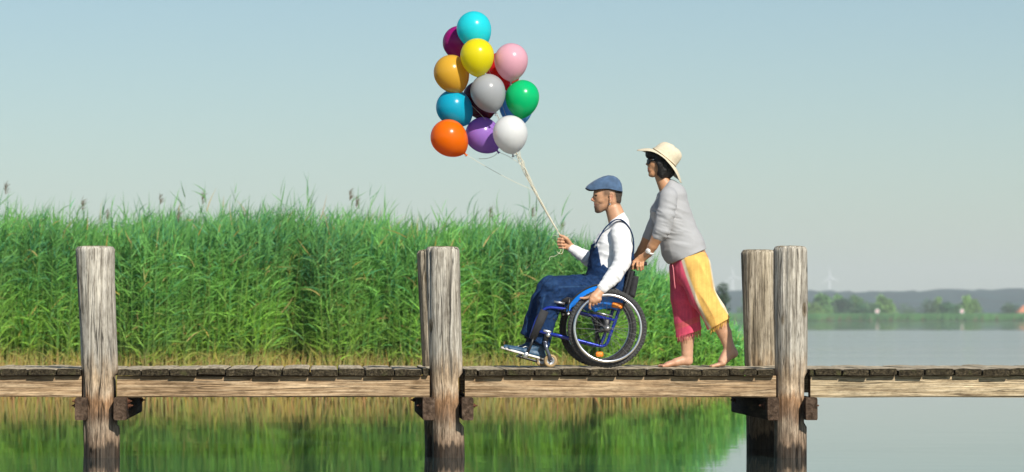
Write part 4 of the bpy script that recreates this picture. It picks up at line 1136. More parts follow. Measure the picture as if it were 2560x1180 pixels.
def surf(d, lo, h):
    """surface nets"""
    n = np.array(d.shape); s = d < 0
    c = np.zeros(n - 1, np.int8)
    for dx in (0, 1):
        for dy in (0, 1):
            for dz in (0, 1):
                c += s[dx:n[0] - 1 + dx, dy:n[1] - 1 + dy, dz:n[2] - 1 + dz]
    I = np.stack(np.nonzero((c > 0) & (c < 8)), 1)
    idm = np.full(n - 1, -1, np.int32); idm[I[:, 0], I[:, 1], I[:, 2]] = np.arange(len(I))
    corners = [(a, b, e) for a in (0, 1) for b in (0, 1) for e in (0, 1)]
    val = {q: d[I[:, 0] + q[0], I[:, 1] + q[1], I[:, 2] + q[2]] for q in corners}
    acc = np.zeros((len(I), 3)); cnt = np.zeros(len(I))
    for q in corners:
        for ax_ in range(3):
            if q[ax_] == 0:
                r = list(q); r[ax_] = 1; r = tuple(r); a, b = val[q], val[r]
                m_ = (a < 0) != (b < 0); t_ = np.where(m_, a / np.where(m_, a - b, 1), 0)
                pt = np.array(q, float)[None] + 0 * acc; pt[:, ax_] += t_
                acc[m_] += pt[m_]; cnt[m_] += 1
    V = lo + (I + acc / cnt[:, None]) * h
    Fs = []
    for ax_ in range(3):
        o = [a for a in range(3) if a != ax_]
        sl0 = [slice(1, -1)] * 3; sl0[ax_] = slice(0, -1); sl1 = [slice(1, -1)] * 3; sl1[ax_] = slice(1, None)
        a, b = s[tuple(sl0)], s[tuple(sl1)]; ch = np.stack(np.nonzero(a != b), 1)
        inside = a[ch[:, 0], ch[:, 1], ch[:, 2]]
        base = ch.copy(); base[:, o[0]] += 1; base[:, o[1]] += 1
        q = []
        for e0, e1 in ((-1, -1), (0, -1), (0, 0), (-1, 0)):
            t_ = base.copy(); t_[:, o[0]] += e0; t_[:, o[1]] += e1; q.append(idm[t_[:, 0], t_[:, 1], t_[:, 2]])
        q = np.stack(q, 1); flip = inside if ax_ != 1 else ~inside
        q[~flip] = q[~flip][:, ::-1]; Fs.append(q)
    return V, np.vstack(Fs)
def px_of(V):
    D = DC + V[:, 1]
    return VX + V[:, 0] * F / D, VY - (V[:, 2] - CZ) * F / D
def grow_mesh(name, prims, h, k, mat, parent, colfn=None, grow=0.0, cuts=(), folds=(), carve=(), label=None):
    d, lo = eval_sdf(prims, h, k, grow, cuts, folds, 0.02 + k, carve)
    V, Fq = surf(d, lo, h)
    for it in range(1):                                            # gentle relax
        acc = np.zeros_like(V); cnt = np.zeros(len(V))
        for a in range(4):
            i, j = Fq[:, a], Fq[:, (a + 1) % 4]
            np.add.at(acc, i, V[j]); np.add.at(cnt, i, 1)
        V = V * 0.5 + 0.5 * acc / np.maximum(cnt, 1)[:, None]
    cols = None
    if colfn is not None:
        x, y = px_of(V); cols = colfn(V, x, y)
    return mobj(name, V, Fq, mat, parent, True, cols, label=label)
def blend(c, m_, col):
    m_ = np.clip(m_, 0, 1)[:, None]; return c * (1 - m_) + np.array(col) * m_
def spot(x, y, cx, cy, rx, ry, soft=1.0):
    return np.clip((1 - np.sqrt(((x - cx) / rx) ** 2 + ((y - cy) / ry) ** 2)) / soft * 1.5, 0, 1)
def plane(a, b, Y, keep):
    """cut along the line a-b seen in the photo; keep = a point on the kept side"""
    A, B, K = P(*a, Y), P(*b, Y), P(*keep, Y); t_ = B - A; n_ = np.array([t_[2], 0, -t_[0]])
    if (K - A) @ n_ > 0: n_ = -n_
    return A, n_

MAT['skin'] = pmat('skin', (0.5, 0.26, 0.15), 0.48, var=0.07, vscale=40, bump=0.08, bscale=300, tint=True, sss=0.06)
MAT['whitecloth'] = pmat('white_jersey', (0.80, 0.80, 0.80), 0.85, 0, 0.02, 20, 0.12, 400, sheen=0.1)
MAT['denim'] = pmat('blue_denim', (0.030, 0.085, 0.22), 0.85, 0, 0.28, 45, 0.3, 500, tint=True, spec=0.2)
MAT['capdenim'] = pmat('cap_denim', (0.055, 0.105, 0.19), 0.85, 0, 0.30, 22, 0.25, 420, sheen=0.15)
MAT['capdark'] = pmat('cap_under', (0.012, 0.014, 0.02), 0.85)
MAT['hairdark'] = pmat('dark_hair', (0.007, 0.005, 0.004), 0.5, 0, 0.35, 90, 0.6, 130, stretch=(1, 1, 0.25))
MAT['stubble'] = pmat('cropped_hair', (0.06, 0.042, 0.03), 0.8, 0, 0.4, 140, 0.3, 260)
MAT['eye'] = pmat('eye', (0.03, 0.02, 0.015), 0.15)
MAT['shoeblue'] = pmat('blue_shoe_leather', (0.035, 0.085, 0.15), 0.5, 0, 0.3, 40, 0.2, 120)
MAT['shoesole'] = pmat('white_shoe_sole', (0.80, 0.76, 0.70), 0.6, 0, 0.1, 40)
MAT['solebottom'] = pmat('brown_outsole', (0.18, 0.07, 0.04), 0.7)
MAT['sock'] = pmat('navy_sock', (0.012, 0.018, 0.04), 0.9, 0, 0.2, 60)
MAT['lace'] = pmat('white_laces', (0.82, 0.82, 0.82), 0.7)
MAT['silver'] = pmat('silver', (0.6, 0.6, 0.6), 0.3, 1.0)
MAT['grey'] = pmat('grey_marl_jersey', (0.36, 0.36, 0.365), 0.9, 0, 0.06, 200, 0.12, 400, sheen=0.15)
MAT['wrap'] = pmat('striped_cotton', (0.8, 0.5, 0.2), 0.9, 0, 0.06, 60, 0.25, 300, tint=True, sheen=0.1)
MAT['straw'] = pmat('cream_hat_cloth', (0.68, 0.59, 0.43), 0.9, 0, 0.08, 60, 0.5, 160)
MAT['black'] = pmat('glossy_black', (0.006, 0.006, 0.008), 0.25, spec=0.3)
MAT['watch'] = pmat('white_watch', (0.82, 0.82, 0.80), 0.35)
MAT['cord'] = pmat('pink_cord', (0.75, 0.22, 0.25), 0.8)

# ------------------------------------------------------------------ the man
man = thing('person', 'man in flat denim cap and overalls seated in wheelchair holding balloon strings', 'person', P(1500, 750, 0.9))
m_torso = [S((1538, 722, .9), (1520, 684, .9), 36, 46, 54, 52), S((1520, 684, .9), (1533, 618, .9), 46, 48, 52, 56), S((1533, 618, .9), (1549, 574, .9), 48, 27, 56, 46),
           S((1549, 578, .74), (1549, 578, 1.06), 20, 20, 20, 20)]
m_neck = [S((1549, 566, .9), (1534, 522, .9), 25, 20.5, 26, 19)]
m_arm_n = chain([(1550, 583, .715, 24), (1557, 620, .668, 22), (1555, 655, .64, 19), (1535, 690, .605, 17), (1507, 720, .562, 12)])
m_arm_f = chain([(1543, 586, 1.10, 23), (1522, 630, 1.15, 20), (1499, 664, 1.17, 18), (1467, 645, 1.14, 17), (1432, 623, 1.115, 11.2)])
m_leg_n = chain([(1532, 728, .81, 36, 32), (1450, 727, .80, 33, 30), (1388, 722, .80, 29, 27), (1376, 752, .80, 27, 25), (1364, 800, .80, 21.5, 21), (1350, 856, .80, 22, 21)])
m_leg_f = chain([(1532, 728, .99, 36, 32), (1450, 724, 1.0, 33, 30), (1376, 718, 1.0, 28, 27), (1358, 752, 1.0, 27, 25), (1338, 800, 1.0, 22, 21), (1325, 846, 1.0, 23, 21)])
head_m = [E((1521, 480, .9), (34.3, 25, 37)), E((1531, 499, .9), (21.5, 20, 20)), E((1503, 488, .9), (20, 21.5, 24)), S((1525, 502, .9), (1498, 521, .9), 16, 11.5, 21, 13.5),
          S((1497, 486, .9), (1495, 515, .9), 11, 10, 17, 13), E((1503, 501, .858), (9, 6, 7)), E((1503, 501, .942), (9, 6, 7))]
head_m += K([S((1488, 483.0, .865), (1488, 483.0, .935), 4.0, 4.0), S((1486.5, 488, .9), (1480.4, 499.3, .9), 2.4, 3.5, 2.2, 3.4)], 0.006)
head_m += K([S((1485, 502, .887), (1485, 502, .913), 2.9, 2.9), S((1488, 510.3, .883), (1488, 510.3, .917), 3.2, 3.2), S((1489.2, 516.0, .885), (1489.2, 516.0, .915), 3.3, 3.3), E((1494, 526, .9), (7.5, 9, 7))], 0.005)
for ys in (-1, 1):
    yb = .9 + ys * 0.081; yo = yb + ys * 0.006
    head_m += K([E((1528.5, 494, yb), (5.5, 2.6, 11), -12)], 0.003)
    rim_ = [(1523.5, 501), (1522.8, 490), (1526, 483.6), (1531.3, 483.2), (1534, 488.5), (1532, 497), (1528, 503), (1525, 507)]
    head_m += K([S((*a_, yo), (*b_, yo), 1.7, 1.7) for a_, b_ in zip(rim_[1:-1], rim_[2:])], 0.002)
    head_m += K([E((1525.5, 505, yb + ys * 0.003), (2.6, 1.8, 3.4))], 0.002)
carve_m = [('ell', P(1527.8, 494, .9 + s * .0895), np.array([0.0075, 0.005, 0.016]), RAD(-12)) for s in (-1, 1)] + \
          [('ell', P(1489.5, 489.5, .9 + s * .040), np.array([0.012, 0.014, 0.007]), 0.0) for s in (-1, 1)] + [('ell', P(1485.0, 513.2, .9), np.array([0.010, 0.028, 0.0022]), 0.0)]
def finger(pts, r0=2.9, r1=2.3):
    rr = np.linspace(r0, r1, len(pts)); return K(chain([(*p, r) for p, r in zip(pts, rr)]), 0.0035)
# left hand on the rim of the near wheel
hand_mn = [S((1503, 724, .557), (1488, 744, .535), 10.5, 12.5, 8, 8), S((1488, 744, .535), (1482, 750, .530), 12, 11, 7, 6), S((1478, 752, .53), (1499, 748, .53), 5.5, 5.5, 5.5, 5.5)]
hand_mn += finger([(1482, 738, .545), (1470, 744, .560), (1460, 745.5, .565), (1451, 745, .566)], 4.4, 2.6)
hand_mn += finger([(1477, 753, .530), (1474.5, 762, .534), (1474, 769, .545), (1476, 772, .556)], 3.5, 2.6)
hand_mn += finger([(1484.5, 754, .527), (1483, 761, .538), (1482.5, 763, .556), (1483, 757, .570)], 3.5, 2.6)
hand_mn += finger([(1492, 752.5, .527), (1491, 759, .540), (1491, 760, .557), (1491, 754, .570)], 3.4, 2.5)
hand_mn += finger([(1499, 749.5, .529), (1498.5, 755.5, .541), (1499, 756.5, .555), (1499, 751, .567)], 3.0, 2.3)
# right fist round the strings
hand_mf = [S((1433, 624, 1.115), (1417, 611, 1.125), 10.5, 12, 7, 6.5), S((1413, 600, 1.135), (1413, 617, 1.13), 8, 8, 6, 6)]
for j, (yy, r_) in enumerate(((597.5, 3.7), (604.5, 3.8), (611.8, 3.7), (619.2, 3.3))):
    x_ = (0, -1.5, -.5, 2)[j]
    hand_mf += finger([(1408 + x_, yy - 1, 1.155), (1397 + x_, yy, 1.142), (1396.5 + x_, yy, 1.108), (1405 + x_, yy + .3, 1.088), (1411 + x_, yy + 1, 1.098)], r_, r_ * 0.82)
hand_mf += finger([(1424, 607, 1.108), (1417, 597.5, 1.092), (1409, 592, 1.088), (1400.5, 588.5, 1.094)], 5.4, 3.2)
def skin_man(V, x, y):
    c = np.tile(np.array([0.54, 0.29, 0.165]), (len(V), 1)) * (1 + 0.30 * (fbm(V * 25, 4, 3) - 0.5))[:, None]
    hd = (y < 545) & (x < 1570)
    stub = np.clip(1.3 - np.abs(x - 1491) / 16, 0, 1) * np.clip((y - 505) / 6, 0, 1) * np.clip((540 - y) / 4, 0, 1) * hd
    stub = np.maximum(stub, np.clip((y - 512 + (1520 - x) * 0.1) / 14, 0, 1) * np.clip((1521 - x) / 10, 0, 1) * hd * (y < 536) * 0.55)
    c = blend(c, stub * 0.8, (0.085, 0.05, 0.033))
    c = blend(c, hd * spot(x, y, 1487, 512.8, 4.5, 4.5) * 0.7, (0.40, 0.13, 0.10))
    c = blend(c, hd * spot(x, y, 1481, 499, 6, 6) * 0.5, (0.55, 0.20, 0.13))
    c = blend(c, hd * spot(x, y, 1529, 493, 6, 10) * 0.5, (0.52, 0.17, 0.11))
    sb = np.clip((x - 1504) / 8, 0, 1) * np.clip((494 - y) / 8, 0, 1) * np.clip((1528 - x) / 6, 0, 1) * hd
    sb = np.maximum(sb, np.clip((1536 - x) / 6, 0, 1) * np.clip((484 - y) / 5, 0, 1) * np.clip((x - 1504) / 8, 0, 1) * hd)
    c = blend(c, sb * 0.85, (0.13, 0.075, 0.045))
    hr = np.clip((x - 1533 - (y - 490) * 0.25) / 9, 0, 1) * np.clip((515 - y) / 8, 0, 1) * hd
    c = blend(c, hr * 0.85, (0.075, 0.05, 0.035))
    return c
body_m = m_neck + head_m + hand_mn + hand_mf
inner = []
for p in m_torso + m_arm_n + m_arm_f + m_leg_n[:-1] + m_leg_f[:-1]:
    q = list(p[:8]); dl = 0.016
    for i in (3, 4, 5, 6): q[i] = max(q[i] - dl, 0.018)
    inner.append(tuple(q))
feet_m = [S((1364, 800, .8), (1350, 850, .8), 10, 8), S((1338, 800, 1.0), (1328, 842, 1.0), 10, 8), S((1350, 850, .80), (1350, 880, .80), 9, 8), S((1350, 884, .80), (1290, 874, .80), 5, 3, 7, 8), S((1328, 842, 1.0), (1331, 870, 1.0), 9, 8), S((1331, 876, 1.0), (1275, 869, 1.0), 5, 3, 7, 8)]
grow_mesh('body', body_m + inner + feet_m, 0.0040, 0.010, MAT['skin'], man, skin_man, carve=carve_m)
# eyes and brows
for ys in (-1, 1):
    MB().ball(P(1490.2, 489.6, .9 + ys * 0.036), (0.010, 0.007, 0.0055), 10, 8).obj('eye', MAT['eye'], man)
    MB().tube(smooth_path([P(1485.5, 484, .9 + ys * 0.020), P(1487, 482, .9 + ys * 0.036), P(1494, 483.6, .9 + ys * 0.052)], 3), [0.0045] * 6 + [0.0025], 6).obj('eyebrow', MAT['hairdark'], man)
# cropped hair
hair_pr = [E((1521.3, 480, .9), (34.6, 25.3, 37.2)), E((1531.3, 498.6, .9), (22.0, 20.5, 20.2))]
grow_mesh('hair', hair_pr, 0.0045, 0.006, MAT['stubble'], man, None, grow=0.0008, cuts=[plane((1534, 470), (1541, 514), .9, (1560, 490)), plane((1530, 505), (1560, 512), .9, (1550, 480)), plane((1500, 474), (1560, 474), .9, (1530, 500))])
# flat cap
CAPST = [(1464.3, 469, 470.5, 5), (1466.5, 465, 472.8, 11), (1471, 461, 474.8, 17), (1477, 456.8, 475.8, 21), (1485, 451.5, 475.8, 24), (1497, 445, 474, 26.5), (1509, 440, 472.2, 28), (1521, 437.7, 473, 29),
         (1533, 439.3, 475.4, 29), (1542, 443.3, 477.4, 27.5), (1549, 450, 478.8, 23.5), (1553.6, 459, 479.4, 16.5), (1555.8, 469, 478.5, 7)]
def flat_cap():
    V = []; K = 22; kk = (DC + .9) / F
    for (px, yt, yb, hw) in CAPST:
        ct, cb = P(px, yt), P(px, yb); h_ = ct[2] - cb[2]
        for j in range(K):
            a = math.pi * j / (K - 1)
            y = math.cos(a); z = math.sin(a) ** 0.75
            wv = hw * kk * (1 + 0.05 * math.sin(a * 2) * 0)
            V.append((ct[0], .9 - y * wv, cb[2] + z * h_ - 0.004 * abs(y) * (1 - abs(y))))
    V = np.array(V); V += 0.003 * (fbm(V * 30, 3, 2) - 0.5)[:, None]
    n = len(CAPST); Fc = [(i * K + j, i * K + j + 1, (i + 1) * K + j + 1, (i + 1) * K + j) for i in range(n - 1) for j in range(K - 1)]
    top = list(Fc)
    Fc += [tuple(range(K)), tuple((n - 1) * K + j for j in range(K - 1, -1, -1))]
    o = mobj('flat_cap', V, Fc, MAT['capdenim'], man)
    # underside with the dark peak
    L_, R_ = V.reshape(n, K, 3)[:, 0], V.reshape(n, K, 3)[:, -1]
    UV = np.vstack([L_, R_]) + np.array([0, 0, 0.004]); mobj('cap_lining', UV, [(i, i + 1, n + i + 1, n + i) for i in range(n - 1)], MAT['capdark'], o, False)
    # stitched band and peak edge
    edge = [V.reshape(n, K, 3)[i, 0] + np.array([0, -0.001, 0.001]) for i in range(5, n)]
    MB().tube(smooth_path(edge, 3), 0.003, 5).obj('cap_band', MAT['capdenim'], o)
    pk = [V.reshape(n, K, 3)[i, 0] for i in range(6, -1, -1)] + [V.reshape(n, K, 3)[i, -1] for i in range(0, 7)]
    MB().tube(smooth_path(pk, 3), 0.0035, 6).obj('cap_peak', MAT['capdark'], o)
flat_cap()
MB().tube(smooth_path([P(1526, 505, .815), P(1524, 509, .813), P(1523.5, 512, .813), P(1525.5, 512.5, .813), P(1526.5, 508, .814)], 4), 0.0024, 6).obj('earring', MAT['silver'], man)
# long sleeved white shirt
shirt = [m_torso[1], m_torso[2], m_torso[3], m_torso[0]] + m_arm_n + m_arm_f
shirt += [S((1548, 558, .9), (1541, 543, .9), 25, 23, 30, 23.5)]
arm_n_dir = P(1507, 720, .56) - P(1555, 655, .64); arm_f_dir = P(1432, 623, 1.11) - P(1499, 664, 1.17)
hole = [S((1541, 560, .9), (1531, 528, .9), 20, 22, 21, 21)]
grow_mesh('shirt', shirt, 0.0055, 0.012, MAT['whitecloth'], man, None, cuts=[plane((1510, 725), (1497, 713), .56, (1540, 640)) if False else plane((1513, 560), (1560, 529), .9, (1540, 640))],
          folds=[(0.007, arm_n_dir, 30, 7, (1480, 670), (1590, 735), 3), (0.005, arm_n_dir, 14, 6, (1480, 610), (1600, 700), 13), (0.006, arm_f_dir, 34, 8, (1420, 600), (1500, 690), 5), (0.006, (0.5, 0.3, 0.8), 18, 6, (1480, 575), (1590, 720), 8)])
# denim overalls
pelvis = [S((1540, 728, .9), (1519, 690, .9), 37, 49, 56, 56)]
def denim_col(V, x, y):
    c = np.tile(np.array([0.008, 0.030, 0.092]), (len(V), 1)) * (1 + 0.5 * (fbm(V * 12, 8, 3) - 0.5))[:, None]
    # pale wear and seams down the thigh and shin
    seam = np.exp(-((y - (716 + (1450 - x) * 0.03)) / 1.3) ** 2) * (x > 1396) * (x < 1470) * (V[:, 1] < 0.86)
    sx_ = 1362 - (y - 735) * 0.21
    seam2 = np.exp(-((x - sx_) / 1.6) ** 2) * (y > 735) * (y < 835)
    wear = spot(x, y, 1372, 706, 26, 20) * 0.5 + np.clip(fbm(V * 30, 2, 2) - 0.55, 0, 1)
    return blend(c, np.clip(0.5 * seam + 0.45 * seam2 + 0.35 * wear, 0, 0.7), (0.055, 0.13, 0.27))
leg_dir = P(1352, 852, .8) - P(1376, 752, .8); th_dir = P(1388, 722, .8) - P(1532, 728, .8)
ov = pelvis + [tuple(p) for p in m_leg_n + m_leg_f]
grow_mesh('overalls', ov, 0.006, 0.016, MAT['denim'], man, denim_col, grow=0.004,
          cuts=[plane((1304, 834), (1350, 862), .9, (1380, 740))],
          folds=[(0.010, leg_dir, 6, 20, (1290, 735), (1400, 880), 3), (0.011, (0.75, 0.5, -0.45), 20, 8, (1380, 690), (1540, 760), 4), (0.011, (0.4, 0.4, -0.8), 24, 9, (1340, 705), (1410, 800), 15), (0.013, (0.6, 0.2, 0.8), 26, 7, (1430, 640), (1570, 720), 6)])
# bib: a front panel of denim over the chest and a back panel
def strip(name, pts, width, th, mat, parent, nw=6, curve=0.0, colfn=None):
    """band following pts (world) with its width across Y"""
    path = smooth_path(pts, 6); m_ = len(path); tn = np.gradient(path, axis=0); tn /= np.linalg.norm(tn, axis=1)[:, None]
    sd_ = np.cross(tn, np.cross([0, 1.0, 0], tn)); sd_ /= np.linalg.norm(sd_, axis=1)[:, None]; nr = np.cross(tn, sd_)
    wv = np.interp(np.linspace(0, 1, m_), np.linspace(0, 1, len(width)), width); V = []
    for s_ in (1, -1):
        for i in range(m_):
            for j in range(nw + 1):
                u = j / nw * 2 - 1
                V.append(path[i] + sd_[i] * u * wv[i] / 2 + nr[i] * (s_ * th / 2 + curve * u * u))
    K = nw + 1; o = m_ * K; Fc = []
    for i in range(m_ - 1):
        for j in range(nw):
            a = i * K + j; Fc.append((a, a + 1, a + K + 1, a + K)); Fc.append((o + a + K, o + a + K + 1, o + a + 1, o + a))
        for j in (0, nw):
            a = i * K + j; q = (a, a + K, o + a + K, o + a); Fc.append(q if j == 0 else q[::-1])
    for i in (0, m_ - 1):
        for j in range(nw):
            a = i * K + j; q = (a, o + a, o + a + 1, a + 1); Fc.append(q if i == 0 else q[::-1])
    cols = None
    V = np.array(V)
    if colfn: x, y = px_of(V); cols = colfn(V, x, y)
    return mobj(name, V, Fc, mat, parent, True, cols)
bibsh = [(S((1519, 690, .9), (1531, 616, .9), 48, 49.5, 53, 50)), S((1531, 616, .9), (1536, 600, .9), 49.5, 44, 50, 46)]
grow_mesh('bib', bibsh, 0.0055, 0.012, MAT['denim'], man, denim_col, grow=0.012,
          cuts=[plane((1478, 611), (1500, 603), .9, (1490, 680)), plane((1491, 618), (1502, 680), .9, (1470, 650))], folds=[(0.007, (0.3, 0.2, 1), 24, 9, (1440, 620), (1520, 720), 9)])
backsh = [S((1540, 722, .9), (1521, 684, .9), 38, 48, 55, 53), S((1521, 684, .9), (1533, 640, .9), 47.5, 48.5, 53, 56)]
grow_mesh('overall_back', backsh, 0.0055, 0.012, MAT['denim'], man, denim_col, grow=0.010, cuts=[plane((1545, 690), (1574, 640), .9, (1580, 720))], folds=[(0.006, (0.3, 0.2, 1), 26, 9, (1520, 640), (1600, 750), 9)])
for ys in (-1, 1):
    yb = .9 + ys * 0.105; yo = .9 + ys * 0.06
    strip('strap', [P(1486, 622, yb - ys * 0.01), P(1492, 604, yb), P(1507, 577, yb), P(1522, 560, yb + ys * 0.015), P(1540, 548.5, yb + ys * 0.02), P(1556, 550, yb + ys * 0.015), P(1572, 566, yb), P(1582.5, 590, yo + ys * 0.02), P(1585, 620, yo), P(1581, 650, yo), P(1573, 682, .9 + ys * 0.03)], [0.042, 0.036], 0.006, MAT['denim'], man, 4, -0.004, denim_col)
    MB().box(P(1489, 614, yb - 0.001), (0.014, 0.034, 0.040), np.array(Matrix.Rotation(RAD(24), 3, 'Y')), 0.003).obj('buckle', MAT['silver'], man)
MB().tube([P(1479, 703, .775), P(1483, 708, .772)], 0.006, 6).obj('side_button', MAT['silver'], man)
for Y_, dx_, dy_ in ((.80, 0, 0), (1.0, -20, -6)):
    grow_mesh('sock', [S((1349 + dx_, 846 + dy_, Y_), (1351 + dx_, 876 + dy_, Y_), 12.5, 11.5)], 0.006, 0.008, MAT['sock'], man)
# shoes
def shoe(heel, toe, ank, Y):
    """heel, toe: measured places of the sole's underside ends"""
    h_, t_ = np.array(heel, float), np.array(toe, float); ax_ = (t_ - h_); L = np.linalg.norm(ax_); ax_ /= L; up = np.array([-ax_[1], ax_[0]])
    if up[1] > 0: up = -up
    def pt(u, v): return tuple(h_ + ax_ * L * u + up * v)
    up_pr = [S((*pt(0.10, 11), Y), (*pt(0.55, 9), Y), 9.5, 9, 11, 13.5), S((*pt(0.55, 9), Y), (*pt(0.90, 7), Y), 9, 6.5, 13.5, 11),
             S((*pt(0.12, 14), Y), (*ank, Y), 9.5, 11.5, 11, 12), S((*ank, Y), (*pt(0.55, 11), Y), 10, 8, 11, 12)]
    A, B = P(*pt(0, 4.2), Y), P(*pt(1, 4.2), Y)
    o = grow_mesh('shoe', up_pr, 0.0045, 0.012, MAT['shoeblue'], man, None, cuts=[plane(pt(0, 4.0), pt(1, 4.0), Y, pt(.5, 30))])
    V = []; n = 30; kk = (DC + Y) / F
    for lv, gr in ((0.0, -0.4), (0.8, 0.3), (4.6, 0.5), (5.4, -0.3)):
        for i in range(n):
            a = 2 * math.pi * i / n; u = 0.5 + 0.5 * math.cos(a); wdt = np.interp(u, [0, .12, .4, .7, .9, 1], [5, 10.5, 11, 14, 12, 5]) + gr
            s_ = math.sin(a); s_ = math.copysign(abs(s_) ** 0.55, s_) if abs(s_) > 1e-6 else 0
            c = P(*pt(u * 1.02 - 0.01, lv + 1.8 * max(0, u - 0.75) * 4 * 0.5), Y); V.append(c + np.array([0, s_ * wdt * kk, 0]))
    Fc = [(l * n + i, l * n + (i + 1) % n, (l + 1) * n + (i + 1) % n, (l + 1) * n + i) for l in range(3) for i in range(n)] + [tuple(range(n - 1, -1, -1)), tuple(3 * n + i for i in range(n))]
    so = mobj('sole', V, Fc, [MAT['shoesole'], MAT['solebottom']], o)
    for p in so.data.polygons[:n]: p.material_index = 1
    mb = MB()
    for j, u in enumerate((0.46, 0.53, 0.60, 0.67)):
        b_ = 17.5 - j * 1.2
        for s in (-1, 1):
            mb.tube(smooth_path([P(*pt(u, b_ - 2.6), Y + s * 0.030), P(*pt(u + 0.02, b_ + 0.8), Y + s * 0.012), P(*pt(u + 0.045, b_ + 0.9), Y - s * 0.012)], 3), 0.0028, 5)
    mb.tube(smooth_path([P(*pt(0.44, 18), Y - 0.01), P(*pt(0.52, 22), Y - 0.035), P(*pt(0.60, 17), Y - 0.045)], 4), 0.0026, 5)
    mb.obj('laces', MAT['lace'], o)
    strip('shoe_stripe', [P(*pt(0.36, 18), Y - 0.034), P(*pt(0.30, 12), Y - 0.043), P(*pt(0.26, 6), Y - 0.0435)], [0.010, 0.010], 0.004, MAT['shoesole'], o, 2) if False else None
shoe((1362, 901), (1263, 875), (1350, 868), .80)
shoe((1346, 898), (1252.5, 872), (1331, 860), 1.0)

# ------------------------------------------------------------------ the woman
wom = thing('person', 'barefoot woman in cream sun hat and pink yellow trousers pushing the wheelchair', 'person', P(1740, 918, 0.8))
YW = 0.80
w_torso = [S((1728, 652, YW), (1707, 617, YW), 46, 53, 54, 52), S((1707, 617, YW), (1691, 575, YW), 53, 47, 52, 48), S((1691, 575, YW), (1677, 528, YW), 47, 46, 48, 50),
           S((1677, 528, YW), (1681, 490, YW), 46, 35, 50, 46), S((1681, 490, YW), (1676, 468, YW), 33, 19, 46, 36), S((1672, 486, YW - 0.16), (1672, 486, YW + 0.16), 18, 18), E((1652, 528, YW), (26, 40, 24))]
w_neck = [S((1668, 470, YW), (1654, 444, YW), 21, 16, 22, 16)]
w_arm_n = chain([(1671, 494, .615, 22.5), (1664, 535, .585, 20), (1653, 575, .585, 17.5), (1645, 590, .60, 15)])
w_fore_n = chain([(1653, 574, .588, 15), (1644, 592, .602, 14.5), (1632, 614, .635, 12.2), (1622, 633, .665, 9.2)])
w_arm_f = chain([(1664, 494, .985, 21), (1648, 535, 1.01, 18), (1632, 570, 1.02, 15.5), (1620, 592, 1.03, 13.5)])
w_fore_f = chain([(1634, 568, 1.02, 13.5), (1618, 598, 1.035, 13), (1604, 624, 1.055, 10.5), (1593, 641, 1.07, 8.8)])
hip = [S((1726, 655, YW), (1721, 675, YW), 44, 41, 54, 54)]
w_leg_n = chain([(1735, 672, .71, 42, 34), (1763, 745, .71, 33, 28), (1795, 800, .70, 22, 20), (1811, 832, .70, 17.5, 16), (1822, 866, .70, 13, 12)])
w_leg_f = chain([(1712, 674, .90, 36, 34), (1713, 750, .91, 31, 28), (1718, 810, .89, 21, 20), (1718, 848, .89, 17.5, 17), (1718, 884, .89, 13.5, 12)])
foot_n = [S((1822, 866, .70), (1834, 884, .70), 13, 11.5, 12, 11), S((1831, 880, .70), (1808, 905, .70), 12.5, 9, 11, 14), S((1820, 872, .70), (1802, 902, .70), 10, 7, 10, 13), S((1808, 909, .70), (1790, 913, .70), 6.5, 4.8, 14, 12)]
for j, (dy, lx) in enumerate(((-.040, 1781), (-.022, 1777), (-.004, 1776), (.014, 1779), (.036, 1778))):
    foot_n += chain([(1793, 913, .70 + dy * 0.9, 4), (lx, 915.5, .70 + dy, 3.4 if j < 4 else 4.2)])
foot_f = [S((1718, 882, .89), (1720, 903, .89), 14, 12.5, 12, 11), S((1718, 899, .89), (1690, 905, .89), 13, 10, 11, 13), S((1690, 906, .89), (1668, 911, .89), 9.5, 6.5, 14, 13), S((1672, 911, .89), (1664, 913, .89), 6, 5, 13, 12)]
for j, (dy, lx) in enumerate(((-.036, 1658), (-.018, 1655), (0, 1653), (.016, 1652), (.036, 1649))):
    foot_f += chain([(1668, 913, .89 + dy * 0.9, 4), (lx, 915, .89 + dy, 3.2 if j < 4 else 4.2)])
head_w = [E((1653, 406, YW), (30, 24, 31), -20), E((1637, 409, YW), (17, 20, 20)), S((1648, 424, YW), (1632, 434, YW), 14, 9.5, 20, 12), S((1631, 400, YW), (1628, 424, YW), 10, 9.5, 17, 12)]
head_w += K([S((1622.5, 400, YW), (1617.6, 410.3, YW), 2.2, 3.3, 2.2, 3.3), S((1621.5, 413.5, YW - .012), (1621.5, 413.5, YW + .012), 2.7, 2.7), S((1622.5, 421, YW - .014), (1622.5, 421, YW + .014), 3.0, 3.0),
          S((1623.4, 426.6, YW - .012), (1623.4, 426.6, YW + .012), 3.1, 3.1), E((1627.5, 436, YW), (6.5, 8, 6.5))], 0.005)
carve_w = [('ell', P(1619.4, 424, YW), np.array([0.010, 0.026, 0.002]), 0.0)]
hand_wn = [S((1621, 634, .665), (1605, 646, .70), 9.2, 10, 7.5, 7), S((1603, 646, .702), (1592, 652, .712), 9, 7, 6.5, 6), S((1585, 655, .705), (1608, 652, .705), 4.6, 4.6, 5, 5)]
for (a, b, c_) in (((1586, 655), (1582, 663), (1581.5, 672)), ((1594, 655), (1593, 665), (1594, 674)), ((1601, 655), (1600.5, 666), (1602, 675)), ((1607.5, 653), (1606.5, 664), (1607, 672))):
    hand_wn += finger([(*a, .700), (*b, .676), (*c_, .690), (c_[0] + 0.5, c_[1] + 0.5, .702)], 3.6, 2.5)
hand_wn += finger([(1600, 648, .715), (1588, 656, .732), (1580, 664, .726)], 4.2, 2.8)
hand_wf = [S((1593, 640, 1.07), (1583, 651, 1.08), 8.5, 8.5, 7, 7)]
